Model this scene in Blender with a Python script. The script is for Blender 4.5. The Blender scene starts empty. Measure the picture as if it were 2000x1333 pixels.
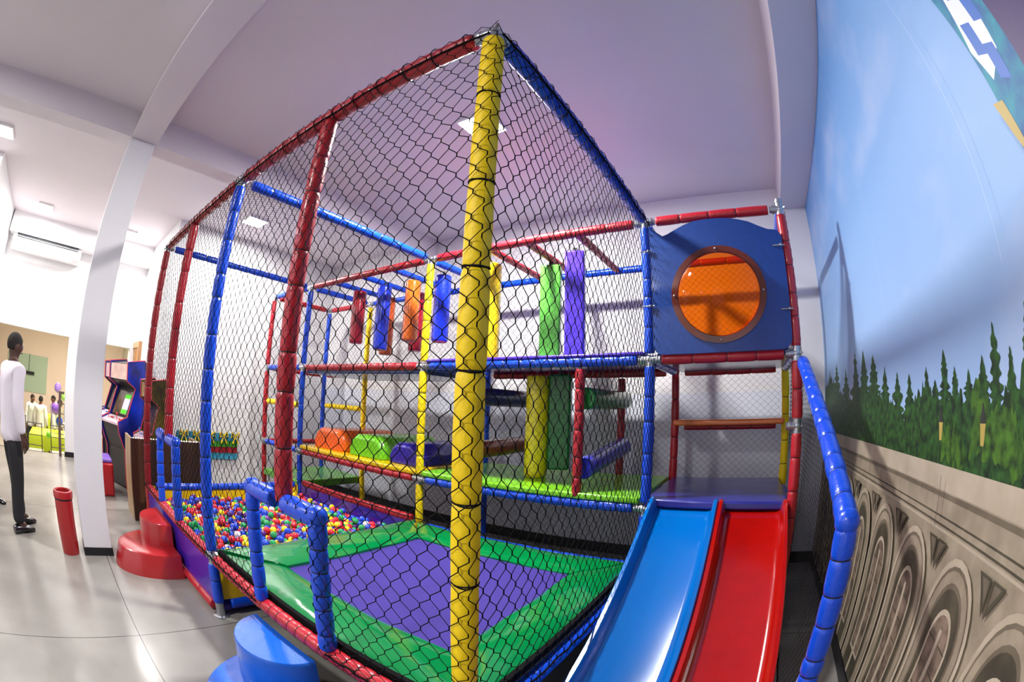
import bpy, math, random
import numpy as np
from mathutils import Vector, Matrix
random.seed(7); R = math.radians
S = bpy.context.scene; COL = S.collection

# ------------------------------------------------------------------ camera (15.8 mm equisolid fisheye on a 36 mm wide sensor)
cd = bpy.data.cameras.new('camera'); cam = bpy.data.objects.new('camera', cd); COL.objects.link(cam); S.camera = cam
cd.type = 'PANO'; cd.sensor_fit = 'HORIZONTAL'; cd.sensor_width = 36.0; cd.clip_start = 0.02; cd.clip_end = 200
for tgt in (cd, getattr(cd, 'cycles', None)):
    try:
        tgt.panorama_type = 'FISHEYE_EQUISOLID'; tgt.fisheye_lens = 15.773; tgt.fisheye_fov = R(200)
    except Exception: pass
yaw, pit, rol = R(31.172), R(8.678), R(2.010)
fw = Vector((-math.sin(yaw)*math.cos(pit), math.cos(yaw)*math.cos(pit), math.sin(pit)))
rt = Vector((math.cos(yaw), math.sin(yaw), 0)); up = rt.cross(fw)
r2 = rt*math.cos(rol)+up*math.sin(rol); u2 = -rt*math.sin(rol)+up*math.cos(rol)
M = Matrix((r2, u2, -fw)).transposed().to_4x4(); M.translation = (0.7332, -0.9976, 1.597)
cam.matrix_world = M

# ------------------------------------------------------------------ world, exposure, ceiling lamps' light
S.view_settings.view_transform = 'Standard'; S.view_settings.look = 'None'; S.view_settings.gamma = 1
S.view_settings.use_curve_mapping = False; S.view_settings.exposure = 0.42
W = bpy.data.worlds.new('World'); S.world = W; W.use_nodes = True
bg = W.node_tree.nodes['Background']; bg.inputs[0].default_value = (0.90, 0.87, 0.90, 1); bg.inputs[1].default_value = .95
CEIL = 3.95
LAMPS = [  # x, y, watts, where the lamp is
    (-1.18, 1.55, 165, 'white square ceiling lamp behind the tall yellow padded post'),
    (-5.0, 1.40, 75, 'white square ceiling lamp seen through the netting over the ball pit'),
    (-4.76, -2.87, 60, 'square ceiling lamp cut by the left edge of the picture'),
    (-7.17, -2.10, 42, 'small square ceiling lamp above the wall air conditioner'),
    (-7.30, -0.25, 42, 'square ceiling lamp just right of the white column'),
    (-1.18, -2.95, 95, 'square ceiling lamp over the open floor near the viewer'),
]
def area(name, loc, w, size, rot=(0, 0, 0), col=(1, .97, .93)):
    l = bpy.data.lights.new(name, 'AREA'); l.shape = 'SQUARE'; l.size = size; l.energy = w; l.color = col
    o = bpy.data.objects.new(name, l); COL.objects.link(o); o.location = loc; o.rotation_euler = rot; return o
for i, (x, y, w, lb) in enumerate(LAMPS):
    area('ceiling_lamp_light', (x, y, CEIL-0.05), w, 0.26)
# coloured party spotlight washing the mural side with violet
sp = bpy.data.lights.new('party_light', 'SPOT'); sp.energy = 16; sp.color = (.38, .25, 1); sp.spot_size = R(75); sp.spot_blend = .9; sp.shadow_soft_size = .15
so = bpy.data.objects.new('party_light', sp); COL.objects.link(so); so.location = (-2.4, -2.6, 3.2)
so.rotation_euler = (Vector((1.5, 3.0, 2.6))-so.location).to_track_quat('-Z', 'Y').to_euler()
for x, w in ((-10.5, 200), (-14.5, 240)):
    area('hall_light', (x, -1.0, 3.3), w, .8, col=(1, .9, .78))

# ------------------------------------------------------------------ materials
def srgb(c):
    if isinstance(c, str): c = tuple(int(c[i:i+2], 16) for i in (0, 2, 4))
    return tuple((v/255/12.92 if v/255 <= .04045 else ((v/255+.055)/1.055)**2.4) for v in c)+(1,)
MATS = {}
def mat(name, c, rough=.5, metal=0, coat=0, bump=None, noise=None, emit=None, spec=.5, stretch=(1, 1, 1)):
    """bump=(scale, strength, detail); noise=(scale, second colour, amount)"""
    if name in MATS: return MATS[name]
    m = bpy.data.materials.new(name); m.use_nodes = True; nt = m.node_tree; b = nt.nodes['Principled BSDF']; L = nt.links
    c = srgb(c); b.inputs['Base Color'].default_value = c; b.inputs['Roughness'].default_value = rough
    b.inputs['Metallic'].default_value = metal; b.inputs['Coat Weight'].default_value = coat; b.inputs['Coat Roughness'].default_value = .12
    b.inputs['Specular IOR Level'].default_value = spec
    if bump or noise:
        tc = nt.nodes.new('ShaderNodeTexCoord'); mp = nt.nodes.new('ShaderNodeMapping'); mp.inputs['Scale'].default_value = stretch
        L.new(tc.outputs['Object'], mp.inputs['Vector'])
    if noise:
        n = nt.nodes.new('ShaderNodeTexNoise'); n.inputs['Scale'].default_value = noise[0]; n.inputs['Detail'].default_value = 5
        L.new(mp.outputs[0], n.inputs['Vector'])
        mr = nt.nodes.new('ShaderNodeMapRange'); mr.inputs['From Min'].default_value = .35; mr.inputs['From Max'].default_value = .65
        mr.inputs['To Max'].default_value = noise[2]; L.new(n.outputs['Fac'], mr.inputs['Value'])
        mx = nt.nodes.new('ShaderNodeMix'); mx.data_type = 'RGBA'; mx.inputs[6].default_value = c; mx.inputs[7].default_value = srgb(noise[1])
        L.new(mr.outputs[0], mx.inputs[0]); L.new(mx.outputs[2], b.inputs['Base Color'])
    if bump:
        n = nt.nodes.new('ShaderNodeTexNoise'); n.inputs['Scale'].default_value = bump[0]; n.inputs['Detail'].default_value = bump[2] if len(bump) > 2 else 3
        L.new(mp.outputs[0], n.inputs['Vector'])
        bp = nt.nodes.new('ShaderNodeBump'); bp.inputs['Strength'].default_value = bump[1]; bp.inputs['Distance'].default_value = .01
        L.new(n.outputs['Fac'], bp.inputs['Height']); L.new(bp.outputs[0], b.inputs['Normal'])
    if emit:
        b.inputs['Emission Color'].default_value = srgb(emit[0]); b.inputs['Emission Strength'].default_value = emit[1]
    MATS[name] = m; return m
def vinyl(name, c, rough=.38, coat=.25, b=(38, .35, 4)): return mat(name, c, rough, coat=coat, bump=b)
V_RED = vinyl('red_vinyl', 'b01626'); V_BLUE = vinyl('blue_vinyl', '0648d0', .3, .2); V_YEL = vinyl('yellow_vinyl', 'ffdc00', .55, .0)
V_TIE = mat('black_tie', '101014', .5)
STEEL = mat('galvanised_steel', 'b4b8bc', .32, metal=.9, bump=(60, .2))
CORD = mat('black_net_cord', '08080b', .9, spec=.15)
C = {'r': V_RED, 'b': V_BLUE, 'y': V_YEL}
CN = {'r': 'red', 'b': 'blue', 'y': 'yellow'}

# ------------------------------------------------------------------ mesh helpers
class MB:
    def __init__(s): s.v = []; s.f = []; s.m = []; s.n = 0
    def add(s, V, F, m=0):
        o = s.n; s.v.extend([tuple(map(float, p)) for p in V]); s.n += len(V)
        s.f.extend([tuple(i+o for i in f) for f in F]); s.m.extend([m]*len(F)); return s
    def box(s, lo, hi, m=0):
        (a, b, c), (d, e, f) = lo, hi
        V = [(a, b, c), (d, b, c), (d, e, c), (a, e, c), (a, b, f), (d, b, f), (d, e, f), (a, e, f)]
        return s.add(V, [(0, 3, 2, 1), (4, 5, 6, 7), (0, 1, 5, 4), (1, 2, 6, 5), (2, 3, 7, 6), (3, 0, 4, 7)], m)
    def ring(s, prof, p0, p1, n=14, m=0, mats=None, cap=True):
        """prof: list of (t along metres, radius)"""
        p0, p1 = Vector(p0), Vector(p1); d = (p1-p0).normalized()
        a = d.orthogonal().normalized(); b = d.cross(a); V = []; F = []
        for t, r in prof:
            c = p0+d*t
            for k in range(n):
                an = 2*math.pi*k/n; V.append(c+a*(math.cos(an)*r)+b*(math.sin(an)*r))
        for j in range(len(prof)-1):
            ff = [(j*n+k, j*n+(k+1) % n, (j+1)*n+(k+1) % n, (j+1)*n+k) for k in range(n)]
            F.append((ff, mats[j] if mats else m))
        o = s.n; s.v.extend([tuple(p) for p in V]); s.n += len(V)
        for ff, mm in F:
            s.f.extend([tuple(i+o for i in f) for f in ff]); s.m.extend([mm]*len(ff))
        if cap:
            s.f.append(tuple(o+k for k in reversed(range(n)))); s.m.append(m)
            s.f.append(tuple(o+(len(prof)-1)*n+k for k in range(n))); s.m.append(m)
        return s
    def cyl(s, p0, p1, r, n=14, m=0, r1=None):
        L = (Vector(p1)-Vector(p0)).length; return s.ring([(0, r), (L, r if r1 is None else r1)], p0, p1, n, m)
    def tube(s, pts, r, n=8, m=0):
        pts = [Vector(p) for p in pts]; V = []; F = []; a = None
        for i, p in enumerate(pts):
            d = (pts[min(i+1, len(pts)-1)]-pts[max(i-1, 0)]).normalized()
            a = d.orthogonal().normalized() if a is None else (a-d*a.dot(d)).normalized()
            b = d.cross(a); rr = r[i] if isinstance(r, (list, tuple)) else r
            for k in range(n):
                an = 2*math.pi*k/n; V.append(p+a*math.cos(an)*rr+b*math.sin(an)*rr)
        for j in range(len(pts)-1):
            for k in range(n): F.append((j*n+k, j*n+(k+1) % n, (j+1)*n+(k+1) % n, (j+1)*n+k))
        F.append(tuple(reversed(range(n)))); F.append(tuple((len(pts)-1)*n+k for k in range(n)))
        return s.add(V, F, m)
    def sphere(s, c, r, nu=12, nv=8, m=0, sc=(1, 1, 1)):
        V = [(c[0], c[1], c[2]-r*sc[2])]; F = []
        for j in range(1, nv):
            ph = math.pi*j/nv-math.pi/2
            for k in range(nu):
                an = 2*math.pi*k/nu
                V.append((c[0]+r*sc[0]*math.cos(ph)*math.cos(an), c[1]+r*sc[1]*math.cos(ph)*math.sin(an), c[2]+r*sc[2]*math.sin(ph)))
        V.append((c[0], c[1], c[2]+r*sc[2])); T = len(V)-1
        for k in range(nu):
            F.append((0, 1+(k+1) % nu, 1+k)); F.append((T, 1+(nv-2)*nu+k, 1+(nv-2)*nu+(k+1) % nu))
            for j in range(nv-2): F.append((1+j*nu+k, 1+j*nu+(k+1) % nu, 1+(j+1)*nu+(k+1) % nu, 1+(j+1)*nu+k))
        return s.add(V, F, m)
    def prism(s, poly, axis, a, b, m=0):
        """poly in the two other coordinates (cyclic order x,y,z without axis), from a to b along axis"""
        def P(q, t): return {'x': (t, q[0], q[1]), 'y': (q[0], t, q[1]), 'z': (q[0], q[1], t)}[axis]
        n = len(poly); V = [P(q, a) for q in poly]+[P(q, b) for q in poly]
        F = [tuple(range(n)), tuple(reversed(range(n, 2*n)))]+[(i, i+n, (i+1) % n+n, (i+1) % n) for i in range(n)]
        return s.add(V, F, m)
    def build(s, name, mats, parent=None, smooth=True, bevel=0, label=None, ang=40):
        me = bpy.data.meshes.new(name); me.from_pydata(s.v, [], s.f)
        for mm in (mats if isinstance(mats, (list, tuple)) else [mats]): me.materials.append(mm)
        me.polygons.foreach_set('material_index', s.m)
        me.update()
        if smooth:
            me.polygons.foreach_set('use_smooth', [True]*len(me.polygons))
            try: me.set_sharp_from_angle(angle=R(ang))
            except Exception: pass
        o = bpy.data.objects.new(name, me); COL.objects.link(o)
        import bmesh
        bm = bmesh.new(); bm.from_mesh(me); bmesh.ops.recalc_face_normals(bm, faces=bm.faces); bm.to_mesh(me); bm.free()
        if bevel:
            bv = o.modifiers.new('bevel', 'BEVEL'); bv.width = bevel; bv.segments = 3; bv.limit_method = 'ANGLE'; bv.harden_normals = False
        if parent: o.parent = parent; o.matrix_parent_inverse = parent.matrix_world.inverted() if False else Matrix.Translation(-Vector(parent.location)) if parent.type == 'EMPTY' and parent.parent is None and tuple(parent.rotation_euler) == (0, 0, 0) else Matrix()
        if label: o['label'] = label
        return o
def tag(o, label, cat, group=None, kind=None):
    o['label'] = label; o['category'] = cat
    if group: o['group'] = group
    if kind: o['kind'] = kind
    return o
def empty(name, loc, label, cat, group=None, rot=0):
    o = bpy.data.objects.new(name, None); COL.objects.link(o); o.location = loc; o.rotation_euler = (0, 0, rot); o.empty_display_size = .1
    return tag(o, label, cat, group)
def struct(name, mb, m, smooth=False, bevel=0):
    o = mb.build(name, m, smooth=smooth, bevel=bevel); o['kind'] = 'structure'; return o
def box_obj(name, lo, hi, m, parent=None, bevel=0, label=None): return MB().box(lo, hi).build(name, m, parent, smooth=bool(bevel), bevel=bevel, label=label)
def copy_tree(o, parent=None):
    c = o.copy(); COL.objects.link(c)
    if parent: c.parent = parent
    for ch in list(o.children): copy_tree(ch, c)
    return c

# ------------------------------------------------------------------ room
def wall_mat(name, c, rough=.7, coat_below=None):
    m = mat(name, c, rough, bump=(90, .08), noise=(1.2, tuple(int(c[i:i+2], 16)-6 for i in (0, 2, 4)), .6))
    return m
WALL = wall_mat('white_wall_paint', 'e9e8ea'); CEILM = wall_mat('ceiling_paint', 'ded7dd', .8); BLACK = mat('black_skirting', '15161a', .35)
GLOSSW = wall_mat('gloss_wall_paint', 'e2e6f2', .14)
CONC = mat('polished_concrete', '98958f', .22, noise=(1.6, '827f7a', .8), bump=(6, .03))
# expansion joints in the floor
nt = CONC.node_tree; L = nt.links; b = nt.nodes['Principled BSDF']
geo = nt.nodes.new('ShaderNodeNewGeometry'); sx = nt.nodes.new('ShaderNodeSeparateXYZ'); L.new(geo.outputs['Position'], sx.inputs[0])
def joint(out, off, per):
    a = nt.nodes.new('ShaderNodeMath'); a.operation = 'ADD'; a.inputs[1].default_value = -off+per*20+per/2; L.new(sx.outputs[out], a.inputs[0])
    m_ = nt.nodes.new('ShaderNodeMath'); m_.operation = 'MODULO'; m_.inputs[1].default_value = per; L.new(a.outputs[0], m_.inputs[0])
    s_ = nt.nodes.new('ShaderNodeMath'); s_.operation = 'SUBTRACT'; s_.inputs[1].default_value = per/2; L.new(m_.outputs[0], s_.inputs[0])
    q = nt.nodes.new('ShaderNodeMath'); q.operation = 'ABSOLUTE'; L.new(s_.outputs[0], q.inputs[0])
    t = nt.nodes.new('ShaderNodeMath'); t.operation = 'LESS_THAN'; t.inputs[1].default_value = .0035; L.new(q.outputs[0], t.inputs[0]); return t
j1 = joint('X', -1.957, 2.9); j2 = joint('Y', -.705, 2.7)
mxx = nt.nodes.new('ShaderNodeMath'); mxx.operation = 'MAXIMUM'; L.new(j1.outputs[0], mxx.inputs[0]); L.new(j2.outputs[0], mxx.inputs[1])
src = b.inputs['Base Color'].links[0].from_socket
mc = nt.nodes.new('ShaderNodeMix'); mc.data_type = 'RGBA'; mc.inputs[7].default_value = srgb('3a3733'); L.new(mxx.outputs[0], mc.inputs[0]); L.new(src, mc.inputs[6]); L.new(mc.outputs[2], b.inputs['Base Color'])

XM, YB, XF, YJ, XJ = 1.54, 3.63, -8.14, .45, -5.9
struct('floor', MB().box((XF-.25, -7, -.1), (XM+.2, YB+.2, 0)), CONC)
struct('ceiling', MB().box((XF-.25, -7, CEIL), (XM+.2, YB+.2, CEIL+.1)), CEILM)
struct('wall_right', MB().box((XM, -7, 0), (XM+.15, YB+.15, CEIL)), wall_mat('mural_side_wall', 'bccbe0'))
struct('wall_back', MB().box((XJ, YB, 1.78), (XM, YB+.15, CEIL)), WALL)
struct('wall_back_lower', MB().box((XJ, YB, 0), (XM, YB+.15, 1.78)), GLOSSW)
struct('wall_left_back', MB().box((XJ-.15, YJ+.15, 0), (XJ, YB+.15, CEIL)), WALL)
struct('wall_jog', MB().box((XF, YJ, 0), (XJ, YJ+.15, CEIL)), WALL)
# far wall with two openings (down to the lower hall) and a door at its right end
fwm = MB()
fwm.box((XF-.25, -7, 2.09), (XF, YJ+.15, CEIL)); fwm.box((XF-.25, -1.06, 0), (XF, -.19-.24, 2.09)); fwm.box((XF-.25, .32, 0), (XF, YJ+.15, 2.09)); fwm.box((XF-.25, -7, 0), (XF, -4.6, 2.09))
struct('wall_far', fwm, WALL)
struct('trim_1', MB().box((XF, -2.9, CEIL-.36), (XF+.3, YJ, CEIL)), WALL)
struct('wall_left', MB().box((XF, -7, 0), (-5.45, -2.93, CEIL)), WALL)
# beams
struct('beam_1', MB().box((-3.62, -7, 3.67), (-3.38, YB, CEIL)), CEILM)
struct('beam_2', MB().box((-3.38, -.93, 3.67), (XM-.31, -.63, CEIL)), CEILM)
struct('beam_3', MB().box((XM-.31, -7, 3.69), (XM, YB, CEIL)), CEILM)
cm = MB().box((-3.62, -.93, 0), (-3.38, -.635, 3.67)); struct('column', cm, mat('column_paint', 'dcdce0', .6, bump=(80, .1)), bevel=.006)
struct('baseboard_column', MB().box((-3.63, -.94, 0), (-3.372, -.625, .075)), BLACK)
struct('baseboard_back', MB().box((XJ, YB-.02, 0), (XM, YB, .12)), BLACK)
struct('baseboard_right', MB().box((XM-.02, -7, 0), (XM, YB-.02, .10)), BLACK)
struct('baseboard_left_back', MB().box((XJ, YJ, 0), (XJ+.015, YB-.02, .09)), BLACK)
struct('baseboard_jog', MB().box((XF, YJ-.015, 0), (XJ+.015, YJ, .09)), BLACK)
struct('baseboard_far', MB().box((XF, -1.075, 0), (XF+.02, -.42, .09)), BLACK)
# wooden door in the jog wall, far end
DW = mat('varnished_wood', 'b07a38', .4, noise=(3, '8f5d24', .9), stretch=(1, 1, .1))
dr = MB().box((XF+.03, YJ-.05, 0), (XF+.62, YJ-.015, 2.1)); d_ = struct('door_1', dr, DW, bevel=.004)
fr = MB().box((XF+.62, YJ-.07, 0), (XF+.72, YJ, 2.2)).box((XF, YJ-.07, 2.1), (XF+.62, YJ, 2.2))
struct('trim_door', fr, mat('door_frame_wood', 'c99a6a', .4))
hd = MB().cyl((XF+.55, YJ-.05, 1.02), (XF+.55, YJ-.11, 1.02), .012).cyl((XF+.55, YJ-.11, 1.02), (XF+.43, YJ-.11, 1.02), .01).build('door_handle', STEEL, d_)

# lower party hall seen through the openings
HF = -.65; HX = -19.0
HALL = wall_mat('hall_cream_paint', 'e6d3c2')
struct('floor_hall', MB().box((HX, -9, HF-.1), (XF-.25, 4, HF)), mat('hall_tiles', 'b8b2a4', .3, noise=(2, 'a09a8c', .6)))
struct('wall_hall_far', MB().box((HX-.15, -9, HF), (HX, 4, 3.6)), HALL)
struct('wall_hall_right', MB().box((HX, 1.6, HF), (XF-.25, 1.75, 3.6)), wall_mat('hall_stone_wall', 'c9c7b6', .6))
struct('wall_hall_left', MB().box((HX, -9, HF), (XF-.25, -8.85, 3.6)), HALL)
struct('ceiling_hall', MB().box((HX, -9, 3.6), (XF-.25, 4, 3.7)), CEILM)
struct('wall_step', MB().box((XF-.25, -7, HF), (XF-.2, 1.6, 0)), wall_mat('step_face', 'a9a79c'))
# stone cladding courses with dark gaps on the right hall wall
cl = MB()
for k in range(8): cl.box((HX+.5, 1.55, HF+.25*k+.01), (XF-1.0, 1.6, HF+.25*k+.24))
struct('trim_cladding', cl, wall_mat('stone_cladding', 'bdbba2', .6), bevel=.004)

# mirror-like greenish board on the far hall wall
wb = empty('wall_board', (HX+.03, -2.6, .9), 'pale green framed board on the cream wall of the party hall', 'board')
MB().box((HX+.01, -4.2, .35), (HX+.03, -2.1, 1.75)).build('panel', mat('green_glass', 'a9bfa8', .2), wb)
MB().box((HX+.03, -3.3, 1.0), (HX+.12, -2.75, 1.12)).cyl((HX+.06, -3.05, 1.1), (HX+.06, -3.05, 1.75), .01).build('fixture', BLACK, wb)

# ------------------------------------------------------------------ ceiling lamps
DIFF = mat('lamp_diffuser', 'ffffff', .5, emit=('fffdf6', 14.0)); LF = mat('lamp_frame', 'f0f0f0', .4)
for (x, y, w, lb) in LAMPS:
    t = empty('ceiling_light', (x, y, CEIL), lb, 'light', 'square ceiling lamps')
    MB().box((x-.16, y-.16, CEIL-.03), (x+.16, y+.16, CEIL)).build('frame', LF, t, bevel=.004)
    MB().box((x-.14, y-.14, CEIL-.036), (x+.14, y+.14, CEIL-.031)).build('diffuser', DIFF, t)

# ------------------------------------------------------------------ air conditioner
ac = empty('air_conditioner', (XF+.1, -1.97, 3.33), 'long white split air conditioner high on the far wall', 'air conditioner')
ACW = mat('white_plastic', 'f1f1ef', .35); ACD = mat('dark_vent', '3c4048', .5)
prof = [(XF, 3.33), (XF+.16, 3.33), (XF+.24, 3.38), (XF+.26, 3.5), (XF+.22, 3.60), (XF, 3.62)]
MB().prism([(p[0], p[1]) for p in prof], 'y', -2.78, -1.12).build('body', ACW, ac, bevel=.01)
MB().box((XF+.235, -2.68, 3.565), (XF+.262, -1.2, 3.59)).box((XF+.245, -2.68, 3.53), (XF+.268, -1.2, 3.538)).build('air_inlet', ACD, ac)
MB().box((XF+.19, -2.6, 3.318), (XF+.25, -1.3, 3.345)).build('louvre', ACW, ac)

# ------------------------------------------------------------------ playground frame
L1, LL, MX, WD, BK, SX = 2.0914, 4.2137, 5.257, 2.0987, 3.1769, 1.0629
Z0, Z1, Z2, Z3 = .4623, .8964, 1.9586, 3.0
FRAME = empty('playground_frame', (-1.5, 1.5, 0), 'tall indoor playground of red, blue and yellow padded pipes with black safety netting', 'playground')
def sleeve(p0, p1, col, r=.041, seg=.21, name='rail', m0=.05, m1=.05, n=14, lab=None, parent=None, tie=True):
    p0, p1 = Vector(p0), Vector(p1); d = (p1-p0).normalized(); a = p0+d*m0; e = p1-d*m1; Ln = (e-a).length
    k = max(1, round(Ln/seg)); pr = []; global CUTS; ms = []; t = 0
    cuts = [0]+sorted(Ln*(i+random.uniform(-.18, .18))/k for i in range(1, k))+[Ln]; CUTS = [a+d*c_ for c_ in cuts]
    for i in range(k):
        s0, s1 = cuts[i], cuts[i+1]; w = s1-s0; q = min(.02, w*.15); R0 = r*random.uniform(.97, 1.03)
        for tt, rr in ((s0+.003, r*.88), (s0+.007, r*.955), (s0+q+.004, R0), (s0+w*.35, R0*1.02), (s0+w*.5, R0*1.03), (s0+w*.65, R0*1.02), (s1-q-.004, R0), (s1-.007, r*.955), (s1-.003, r*.88)):
            pr.append((tt, rr)); ms.append(0)
        ms[-1] = 1
    mb = MB(); mb.ring(pr, a, e, n, 0, ms)
    o = mb.build(name, [C[col], V_TIE], parent or FRAME, ang=80, label=lab or f'{CN[col]} padded {name}')
    return o
def clamp(p, dirs, parent, name='pipe_clamp'):
    mb = MB(); p = Vector(p)
    for d in dirs:
        d = Vector(d); mb.ring([(0, .031), (.052, .031), (.054, .035), (.066, .035), (.068, .026), (.085, .026)], p-d*.005, p+d*.085, 14)
    mb.sphere(p, .034, 12, 8); mb.cyl(p+Vector((.03, -.03, 0)), p+Vector((.042, -.042, 0)), .007, 6)
    return mb.build(name, STEEL, parent)
def post(x, y, segs, r=.041, foot=True, top=Z3, joints=(Z3,), name='post', dirs=((1, 0, 0), (-1, 0, 0), (0, 0, -1)), seg=.2):
    """segs: list of (z0,z1,colour)"""
    first = None
    for (a, b, c) in segs:
        o = sleeve((x, y, a), (x, y, b), c, r, seg, 'post', .045 if a > .1 else .11, .045, n=18 if y < 1 else 14, parent=FRAME)
        first = first or o
    if foot:
        f = MB().ring([(0, .06), (.008, .06), (.012, .036), (.07, .033), (.12, .033)], (x, y, 0), (x, y, .12), 16).build('foot', STEEL, FRAME)
    for z in joints: clamp((x, y, z), dirs, FRAME)
LP = .037
post(0, 0, [(0, Z3, 'y')], .043, seg=.3, dirs=((-1, 0, 0), (0, 1, 0), (0, 0, -1))); P0CUTS = [c[2] for c in CUTS[1:-1]]
post(-L1, 0, [(0, Z0, 'b'), (Z0, Z3, 'b')], .04, joints=(Z0, Z3))
post(-LL, 0, [(0, Z3, 'r')], .04, dirs=((1, 0, 0), (0, 1, 0), (0, 0, -1)))
post(0, WD, [(0, Z1, 'b'), (Z1, Z2, 'b'), (Z2, Z3, 'b')], .038, joints=(Z1, Z2, Z3), dirs=((1, 0, 0), (-1, 0, 0), (0, 0, -1)))
post(-L1, WD, [(0, Z1, 'y'), (Z1, Z2, 'y'), (Z2, Z3, 'y')], LP, joints=(Z1, Z2, Z3))
post(-LL, WD, [(0, Z1, 'b'), (Z1, Z2, 'b'), (Z2, Z3, 'b')], LP, joints=(Z1, Z2, Z3))
post(SX, WD, [(0, 1.48, 'r'), (1.48, Z2, 'r'), (Z2, Z3, 'r')], .038, joints=(1.48, Z2, Z3), dirs=((-1, 0, 0), (0, 0, 1), (0, 0, -1)))
post(-MX, WD, [(0, Z1, 'r'), (Z1, Z2, 'r'), (Z2, Z3, 'r')], LP, joints=(Z1, Z2, Z3), dirs=((1, 0, 0), (0, 0, -1)))
post(-MX, BK, [(0, Z3, 'b')], LP, dirs=((1, 0, 0), (0, -1, 0), (0, 0, -1))); post(-LL, BK, [(0, Z3, 'y')], LP); post(-L1, BK, [(0, Z3, 'b')], LP)
post(-.535, BK, [(Z1, Z2, 'r')], LP, joints=(), foot=False); post(0, BK, [(0, Z3, 'r')], LP); post(SX, BK, [(0, Z3, 'y')], LP, dirs=((-1, 0, 0), (0, 0, -1)))
sleeve((-.535, WD, Z1), (-.535, WD, Z2), 'r', LP, .16, 'post')
# door posts standing on the entrance rails
for x in (-1.0038, -3.1489):
    sleeve((x, 0, 1.12), (x, 0, Z3), 'r', .042, .24, 'post', .0, .03, 18)
# top rails
rail = lambda p0, p1, c, r=.04, seg=.21, n=14: sleeve(p0, p1, c, r, seg, 'rail', .09, .09, n)
rail((-L1, 0, Z3), (0, 0, Z3), 'r', .041, .19, 18); rail((-LL, 0, Z3), (-L1, 0, Z3), 'r', .04, .19)
rail((0, 0, Z3), (0, WD, Z3), 'b', .041, .25, 18); rail((-L1, 0, Z3), (-L1, WD, Z3), 'b', .037); rail((-LL, 0, Z3), (-LL, WD, Z3), 'b', .037)
for z, ca, cb in ((Z3, 'r', 'r'), (Z2, 'r', 'b'), (Z1, 'r', 'b')):
    rail((-LL, WD, z), (-L1, WD, z), ca, LP, .13 if z < 2.9 else .25); rail((-L1, WD, z), (0, WD, z), cb, LP, .14 if z < 2.9 else .25)
rail((0, WD, Z3), (SX, WD, Z3), 'r', .038, .2); rail((0, WD, Z2), (SX, WD, Z2), 'r', .038, .2)
rail((-MX, WD, Z3), (-LL, WD, Z3), 'b', LP, .12); rail((-MX, WD, Z2), (-LL, WD, Z2), 'b', LP, .12); rail((-MX, WD, Z1), (-LL, WD, Z1), 'b', LP, .12)
for z in (Z3, Z2, Z1):
    rail((-MX, BK, z), (-LL, BK, z), 'r', LP); rail((-LL, BK, z), (-L1, BK, z), 'r' if z < Z3 else 'b', LP); rail((-L1, BK, z), (0, BK, z), 'r' if z < Z3 else 'b', LP)
    rail((0, BK, z), (SX, BK, z), 'r', LP, .24)
    for x in (-MX, -LL, -L1, 0, SX):
        rail((x, WD, z), (x, BK, z), 'b' if x != -MX else 'r', LP)
for x in (-1.42, -1.04, -.57): sleeve((x, WD, Z3), (x, BK, Z3), 'r', .033, .12, 'crossbar', .03, .03, 10)
for x in (-3.7, -3.18, -2.66): sleeve((x, WD, Z3), (x, BK, Z3), 'b', .033, .12, 'crossbar', .03, .03, 10)
for y in (WD, BK): rail((-MX, y, 1.48), (-LL, y, 1.48), 'y', LP, .15)
rail((0, BK, 1.45), (SX, BK, 1.45), 'r', .03)
# bottom rails of trampoline and ball pit
rail((-L1, 0, Z0), (0, 0, Z0), 'r', .04, .085, 18); rail((-LL, 0, Z0), (-L1, 0, Z0), 'r', .04, .1)
rail((-.005, 0, Z0-.045), (-.005, WD, Z0-.045), 'b', .036, .2); rail((-LL, 0, Z0), (-LL, WD, Z0), 'b', .04, .14)
rail((-LL, WD, Z0+.03), (-L1, WD, Z0+.03), 'r', .038, .17); rail((-L1, WD, Z0-.02), (0, WD, Z0-.02), 'b', .036, .2)
rail((-LL, -.01, .05), (-L1, -.01, .05), 'r', .04, .3); rail((-L1, 0, .09), (-L1, WD, .09), 'b', .042, .35)
# slide-side handrail: slanting pipe, elbow and standing leg
HRX = SX+.035; EY = .46; EZ = 1.225
sleeve((HRX, WD-.03, Z2-.04), (HRX, EY, EZ), 'b', .043, .14, 'handrail', .06, .0, 16)
sleeve((HRX, EY, .0), (HRX, EY, EZ-.02), 'b', .043, .115, 'handrail', .02, .0, 16)
MB().sphere((HRX, EY, EZ), .048, 16, 12).build('handrail_elbow', V_BLUE, FRAME)
# entrance handrails (arch with two legs)
for x0, x1, s in ((-1.32, -.72, .1), (-3.47, -2.86, .12)):
    sleeve((x0, -.01, Z0), (x0, -.01, 1.12), 'b', .037, s, 'entrance_rail', .03, .02, 16); sleeve((x1, -.01, Z0), (x1, -.01, 1.12), 'b', .041, s, 'entrance_rail', .03, .02, 16)
    sleeve((x0, -.01, 1.12), ((x0+x1)/2-.05, -.01, 1.12), 'b', .045, .3, 'entrance_rail', .0, .0, 16); sleeve(((x0+x1)/2+.05, -.01, 1.12), (x1, -.01, 1.12), 'b', .045, .3, 'entrance_rail', .0, .0, 16)
    for xx in (x0, x1): MB().sphere((xx, -.01, 1.125), .047, 16, 12).build('entrance_rail_elbow', V_BLUE, FRAME)

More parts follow.
